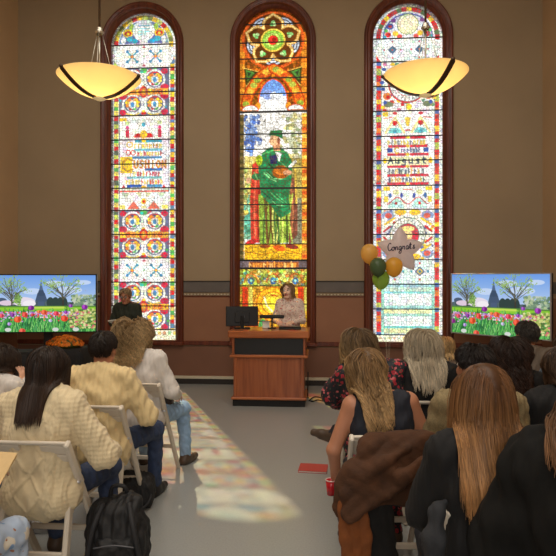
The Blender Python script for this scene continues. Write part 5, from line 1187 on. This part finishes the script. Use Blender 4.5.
seated(-112, 2.20, -.0, 'white folding chair in the corner nearest the camera, under the star-print trousers', 'person in pale blue star-print trousers holding a tan programme',
       H((80, 60, 44), .3, n=700, vol=.03, seed=6), 'pullover', M_bluegrey, scale=1.0, legm=MATS['star_print_trousers'], arms={'r': ((.25, .10, .78), (.22, .33, .80)), 'l': ((-.25, .1, .76), (-.05, .36, .80))},
       legs={'r': ((.27, .43, .52), (.285, .40, .095)), 'l': ((.0, .42, .5), (-.02, .42, .095))}, palm={'r': (-.3, .4, -1), 'l': (.3, 0, 1)})

# right block
seated(385, 3.20, .06, 'white folding chair with the brown jacket over its back', 'woman with wavy blonde hair in a navy sleeveless top, arm hanging with a red cup',
       H((128, 96, 60), .36, tip=(216, 178, 126), n=1900, wid=.085, vol=.032, clump=.6, wave=(.012, 8), seed=7, rad=.0026, per=10, part=-.1), 'sleeveless_top', M_navy, scale=1.0, sw=.165, sleeve='none', hx=-.055, side=-.07, lean=.07, head=(.25, .08, -.06), skin=M_skin2, h=.006,
       arms={'l': ((-.295, -.03, .725), (-.275, .06, .545)), 'r': ((.26, .0, .72), (.20, .22, .64))}, palm={'l': (.9, .35, 0), 'ld': (.12, .15, -1)}, hands=(.75, .5), legm=MATS['floral_dress'])
seated(374, 4.02, .12, 'white folding chair under the woman in the floral dress', 'woman with wavy brown hair in a dark floral dress, leg crossed towards the aisle',
       H((96, 74, 50), .36, tip=(190, 156, 108), n=1900, wid=.16, flare=.25, vol=.04, clump=.6, wave=(.012, 7), seed=8, rad=.0028, per=10), 'floral_top', MATS['floral_dress'], scale=1.03, sw=.18, off=.022, bulk=.02, girth=1.12, side=-.06, hx=-.05, lean=.08, head=(.25, .05, -.05),
       arms={'l': ((-.285, .08, .82), (-.20, .30, .72)), 'r': ((.22, .04, .74), (.13, .28, .68))}, legs={'r': ((-.02, .44, .58), (-.19, .62, .40), (-.8, .5, .1)), 'l': ((-.13, .42, .5), (-.13, .42, .095))}, legm=M_dktr)
seated(424, 4.05, .02, 'white folding chair under the grey-haired woman in black', 'woman with long silver-blonde hair in a black top, before the bust window',
       H((168, 152, 126), .33, tip=(226, 212, 186), n=1900, wid=.17, flare=.2, vol=.042, clump=.5, wave=(.006, 6), seed=9, rad=.0027), 'top', M_blk, scale=1.02, sw=.17, arms={'l': ((-.215, .03, .735), (-.13, .25, .66))}, head=(.1, .05, 0))
seated(446, 5.55, .0, 'white folding chair under the small blond head', 'small person with blond hair in a taupe jacket, right of the silver-haired woman',
       H((176, 138, 92), .12, tip=(220, 186, 130), n=1300, vol=.026, clump=.5, wave=(.006, 9), seed=10, rad=.0032), 'jacket', M_taupe, scale=.855, sw=.17, off=.03, bulk=.03)
seated(478, 3.10, .0, 'white folding chair under the man in the olive tweed sweater', 'man with short black hair in an olive tweed sweater, head turned towards the lectern',
       H((26, 20, 18), .06, tip=(44, 34, 30), kind='short', n=2600, vol=.022, clump=.2, seed=11, rad=.0024, lift=.3), 'sweater', M_olive, scale=1.02, sw=.182, off=.018, bulk=.014, hem=.52, disp=knit_rib, ht=.0065, girth=1.0, head=(.45, .05, 0), lean=.05, skin=M_skin2,
       arms={'l': ((-.26, .03, .72), (-.13, .27, .66))})
seated(511, 3.92, .0, 'white folding chair under the woman with dark curls', 'woman with a mass of dark brown curls, seated between the tweed sweater and the suit',
       H((40, 26, 20), .34, tip=(74, 48, 34), n=2200, vol=.055, clump=.6, wave=(.013, 13), frizz=.003, seed=12, rad=.0030, per=9, lift=.7, grav=.35), 'top', M_blk, scale=.985, sw=.165)
seated(528, 4.75, .0, 'white folding chair under the man in the grey suit', 'man with dark grey-flecked hair in a grey suit jacket, in front of the right screen',
       H((38, 34, 32), .040, tip=(84, 78, 72), kind='short', n=1600, vol=.018, clump=.2, seed=13, rad=.0026, lift=.5), 'suit_jacket', M_suit, scale=1.02, sw=.195, off=.03, bulk=.022, collar=.035, girth=1.1, head=(.15, .03, 0), skin=M_skin2)
seated(577, 3.95, .0, 'white folding chair under the person in blue-grey knit', 'person with long brown hair in a blue-grey knit, partly out of view',
       H((70, 50, 36), .34, tip=(110, 80, 56), n=1100, vol=.05, clump=.5, wave=(.01, 9), seed=14, rad=.003), 'sweater', M_bluegrey, scale=1.02, sw=.18, off=.03, bulk=.025)
seated(570, 3.12, .0, 'white folding chair beside the tweed sweater, partly out of view', 'woman with long brown hair in a black sweater, partly hidden behind the black coat',
       H((74, 54, 40), .40, tip=(120, 90, 64), n=1500, vol=.05, clump=.5, wave=(.008, 6), seed=15, rad=.003), 'sweater', M_blk, scale=1.01, sw=.18, off=.03, bulk=.03)
seated(488, 2.15, .0, 'white folding chair under the woman with long straight auburn hair', 'woman with long straight auburn hair over a black top, nearest row',
       H((104, 66, 36), .50, tip=(204, 152, 98), n=3000, wid=.26, flare=.7, vol=.013, clump=.35, seed=16, rad=.0019, part=-.1, wave=(.004, 3), grav=.5, face=.07), 'top', M_blk, scale=1.05, sw=.165, off=.014, head=(.22, .04, .02), lean=.05, arms={'l': ((-.23, .03, .735), (-.12, .25, .66))}, dy=.10, dx=.045)
seated(614, 1.80, -.42, 'white folding chair in the nearest corner, under the black coat', 'person in a black wool coat, back turned, cut off by the picture edge',
       H((84, 60, 42), .33, tip=(140, 100, 66), n=1900, wid=.36, flare=.8, vol=.06, clump=.45, wave=(.008, 4), seed=17, rad=.0024), 'coat', M_coat, scale=1.09, sw=.20, off=.045, bulk=.04, hem=.46, disp=folds(.009, .28, 4), girth=1.15, legm=M_dktr,
       arms={'l': ((-.31, .0, .70), (-.16, .28, .68)), 'r': ((.30, .03, .72), (.14, .27, .68))}, dy=.08)

# standing
xy = G(127.5, 8.25)
o, Mh = person(xy, math.pi + .02, 'woman with short hair and glasses in a dark green blouse, reading before the lettered window', H((140, 112, 80), .06, tip=(186, 156, 116), kind='short', n=1300, vol=.02, seed=18, rad=.003, clump=.3),
       'blouse', M_green, scale=.925, standing=True, sw=.150, off=.014, bulk=.012, head=(.0, .28, .0), lean=.06, arms={'r': ((.225, .05, .74), (.11, .27, .76)), 'l': ((-.225, .05, .74), (-.12, .27, .76))}, palm={'r': (-.3, .3, 1), 'l': (.3, .3, 1)}, group=None, h=.006, skin=M_skin2)
glasses(o, Mh, M_black)
f = empty('folder', (xy[0], xy[1] - .29, 1.075), 0, 'open white folder held by the woman reading before the lettered window', 'folder')
for s in (-1, 1): MB().box((s * .075, 0, .0), (.15, .19, .008), Euler((-.35, s * .12, 0)).to_matrix().to_4x4(), .002).build('cover', MATS['white_paper'], f)
xy = G(289.5, 8.28)
person(xy, math.pi - .10, 'smiling woman in a pale floral blouse speaking at the lectern', H((140, 104, 66), .215, tip=(206, 166, 116), n=1900, wid=.10, vol=.016, seed=19, clump=.4, wave=(.004, 5), rad=.0026, part=.1, face=.078, jit=(.9, 1.03)),
       'blouse', MATS['floral_blouse'], scale=.968, standing=True, sw=.152, off=.010, bulk=.008, head=(-.20, .02, .06), lean=.05, arms={'r': ((.215, .02, .73), (.13, .26, .72)), 'l': ((-.21, .03, .73), (-.10, .27, .72))}, group=None, h=.006, skin=mat('fair_skin', (240, 198, 172), .5, .04, 14, trans=.06))

# ------------------------------------------------------------------ things held, worn off, and left on the floor
x, y = G(340, 3.08)
M_jk = mat('brown_corduroy', (72, 42, 20), .9, .35, 9, .35, 90); M_jk2 = mat('rust_lining', (124, 68, 26), .85, .14, 16, .1, 120); M_jk3 = mat('black_jacket_lining', (18, 16, 15), .85, .2, 20)
def at(px, py, d): return np.array(P(px, py, d))
jk = empty('jacket', tuple(P(385, 470, 2.88)), 0, 'brown corduroy jacket draped over the chair back behind the navy top', 'jacket')
def off_jk(prims): return xform(prims, Matrix.Translation(-jk.location))
fy = ((0, 1, 0), 3.0)
body = [cone(at(352, 470, 2.87), at(372, 447, 2.87), .040, .055, .05), cone(at(372, 447, 2.87), at(432, 441, 2.85), .055, .055, .05), cone(at(365, 470, 2.83), at(425, 462, 2.82), .075, .075, .06, flat=fy), cone(at(372, 488, 2.80), at(428, 485, 2.80), .10, .10, .06, flat=fy),
        cone(at(350, 485, 2.82), at(372, 480, 2.80), .075, .085, .05, flat=fy), cone(at(342, 505, 2.82), at(362, 500, 2.80), .055, .06, .05, flat=fy), cone(at(346, 515, 2.82), at(384, 488, 2.78), .05, .05, .03, flat=fy), cone(at(372, 446, 2.93), at(430, 442, 2.93), .05, .05, .05)]
for (xa, ya, xb, yb, r_, d_) in ((344, 512, 392, 470, .026, 2.77), (350, 520, 404, 480, .024, 2.755), (346, 494, 376, 462, .024, 2.79), (388, 494, 430, 464, .026, 2.735), (372, 470, 408, 448, .022, 2.78), (400, 478, 432, 452, .022, 2.745)):
    body.append(cone(at(xa, ya, d_), at(xb, yb, d_), r_ * .8, r_ * .45, .05))
def jf(V): W = V + np.array(jk.location); return .016 * (np.abs(np.sin((W[:, 0] * 11 - W[:, 2] * 15) + .9 * wob(W, 4, .55))) ** .6 - .6) + .004 * (np.abs(np.sin((W[:, 0] * 9 + W[:, 2] * 30) + 1.2 * wob(W, 9, .4))) ** .7 - .6) + .010 * wob(W * V3(1.2, 1, .6), 6, .28) + .0025 * wob(W, 7, .07)
def jv(V): return .009 * (np.abs(np.sin(V[:, 0] * 42 + V[:, 2] * 4 + .8 * wob(V, 3, .4))) ** .7 - .6) + .003 * wob(V, 5, .1)
blob('body', off_jk(body), M_jk, jk, .007, jf)
blob('sleeve', off_jk([cone(at(352, 505, 2.80), at(355, 535, 2.80), .070, .075, .03, flat=fy), cone(at(355, 535, 2.80), at(357, 590, 2.82), .075, .072, .03, flat=fy)]), M_jk2, jk, .006, jv)
blob('lining', off_jk([cone(at(378, 500, 2.83), at(381, 560, 2.85), .068, .085, .03, flat=fy), cone(at(381, 560, 2.85), at(381, 600, 2.86), .085, .08, .03, flat=fy)]), M_jk3, jk, .007, jv)
ck = empty('coat', tuple(P(434, 520, 2.02)), 0, 'dark coat hung on the chair of the auburn-haired woman', 'coat')
blob('body', xform([cone(at(446, 503, 2.05), at(436, 512, 2.02), .014, .024, .03), cone(at(436, 512, 2.02), at(434, 540, 2.0), .024, .034, .03), cone(at(434, 540, 2.0), at(436, 590, 2.0), .033, .038, .03)], Matrix.Translation(-ck.location)), mat('charcoal_coat', (40, 42, 46), .9, .2, 30, .2, 200), ck, .006, jv)
hp = P(331, 486, 3.26)
cup = empty('cup', (hp.x, hp.y, hp.z - .05), 0, 'small red cup held in the lowered hand of the woman in navy', 'cup')
M_red = mat('red_cup', (206, 30, 44), .25, coat=.4, trans=.2)
MB().lathe([(.001, 0), (.024, 0), (.031, .085), (.028, .085), (.022, .006), (.001, .006)], n=28).build('cup_body', M_red, cup, True); MB().lathe([(.030, .082), (.034, .086), (.030, .090), (.028, .086), (.030, .082)], n=28).build('rim', mat('pale_rim', (228, 196, 190), .3), cup, True)
fp = gp(311, 469.5); fd = empty('book', (fp.x + .02, fp.y, .0), -.08, 'red hardcover book lying on the floor beside the aisle', 'book')
MB().box((0, 0, .003), (.25, .20, .004), None, .001).build('cover', mat('red_cover', (176, 66, 58), .5, .05, 12), fd); MB().box((.002, 0, .010), (.24, .19, .012)).build('pages', MATS['white_paper'], fd); MB().box((0, 0, .018), (.25, .20, .004), None, .001).build('cover', MATS['red_cover'], fd)
# backpack
bx, by = G(119, 3.18); bk = empty('backpack', (bx, by, 0), .12, 'black backpack standing on the floor beside the cable sweater chair', 'backpack')
M_nyl = mat('black_nylon', (22, 22, 24), .6, .2, 40, .3, 240)
blob('body', [boxp((0, 0, .17), (.165, .11, .17), .09, .04), cone((-.06, .0, .36), (.05, .0, .40), .10, .085, .08), ell((0, 0, .22), (.165, .125, .22), .05)], M_nyl, bk, .008, folds(.008, .18, 3))
blob('front_pocket', [boxp((.01, -.115, .16), (.115, .05, .12), .045, .03)], M_nyl, bk, .007, folds(.005, .12, 6))
MB().tube(curve_pts([(-.05, 0, .46), (-.03, -.01, .52), (.03, -.01, .52), (.05, 0, .47)], 16), .012, 8).build('handle', M_nyl, bk, True)
for s in (-1, 1): MB().tube(curve_pts([(s * .07, -.07, .45), (s * .11, -.135, .33), (s * .145, -.13, .15), (s * .165, -.09, .03)], 20), .016, 8).build('strap', mat('strap_webbing', (34, 34, 37), .7), bk, True)
MB().tube(curve_pts([(.15, -.09, .04), (.20, -.12, .03), (.215, -.10, .09), (.225, -.14, .02), (.25, -.12, .015)], 20), .009, 6).build('loose_strap', MATS['strap_webbing'], bk, True)
MB().tube(curve_pts([(-.10, -.165, .245), (.01, -.172, .262), (.12, -.165, .245)], 16), .004, 6).build('zip', mat('zip_grey', (86, 86, 90), .4), bk, True)
bx, by = G(131, 4.18); sb = empty('shoulder_bag', (bx, by, 0), .2, 'black shoulder bag on the floor under the oatmeal sweater chair', 'bag')
blob('body', [boxp((0, 0, .11), (.17, .09, .11), .06, .03), ell((0, 0, .14), (.17, .09, .12), .04)], M_nyl, sb, .008, folds(.008, .14, 7)); MB().tube(curve_pts([(-.12, 0, .2), (-.10, -.12, .10), (.05, -.16, .02), (.15, -.10, .08), (.13, 0, .2)], 24), .010, 6).build('strap', MATS['strap_webbing'], sb, True)
bx, by = G(47, 3.78); tb = empty('food_tub', (bx, by, 0), .1, 'clear plastic tub with food on the floor under the cable sweater chair', 'tub')
MB().lathe([(.001, 0), (.085, 0), (.105, .08), (.102, .08), (.082, .004), (.001, .004)], n=4, R=Matrix.Rotation(.785, 4, 'Z')).build('tub', mat('clear_plastic', (220, 222, 224), .15, alpha=.35), tb); MB().box((0, 0, .083), (.155, .155, .006), None, .002).build('lid', MATS['clear_plastic'], tb); blob('food', [ell((0, 0, .022), (.05, .05, .018), .02)], mat('food', (136, 70, 44), .8, .4, 60), tb, .006, folds(.006, .05, 3))
bx, by = G(362, 3.62); b2 = empty('handbag', (bx, by, 0), 0, 'black handbag on the floor beneath the chair with the brown jacket', 'bag')
blob('body', [boxp((0, 0, .12), (.15, .08, .12), .05, .03)], M_nyl, b2, .008, folds(.006, .14, 8)); MB().tube(curve_pts([(-.09, 0, .22), (-.07, 0, .32), (.07, 0, .32), (.09, 0, .22)], 18), .009, 6).build('handle', MATS['strap_webbing'], b2, True)
q = P(169, 388, 4.95); lb = empty('lap_bag', (q.x, q.y, .52), .1, 'dark brown bag upright on the lap of the curly-haired woman', 'bag')
blob('body', [boxp((0, 0, .12), (.035, .08, .15), .03, .02)], mat('dark_brown_leather', (58, 40, 32), .5, .12, 20), lb, .007); MB().tube(curve_pts([(.0, -.05, .26), (.01, -.02, .31), (.01, .02, .31), (.0, .05, .26)], 14), .007, 6).build('handle', M_blackm, lb, True)
q = P(-10, 469, 2.42); pr = empty('programme', (q.x, q.y, q.z), .0, 'tan folded programme held at the edge, above the star-print trousers', 'paper')
for k, (rx, dz_) in enumerate(((.45, 0), (.39, -.006))): MB().box((0, 0, dz_), (.15, .21, .002), Euler((rx, .1, .15)).to_matrix().to_4x4()).build('leaf', mat('tan_paper', (206, 176, 126), .8, .06, 30), pr)
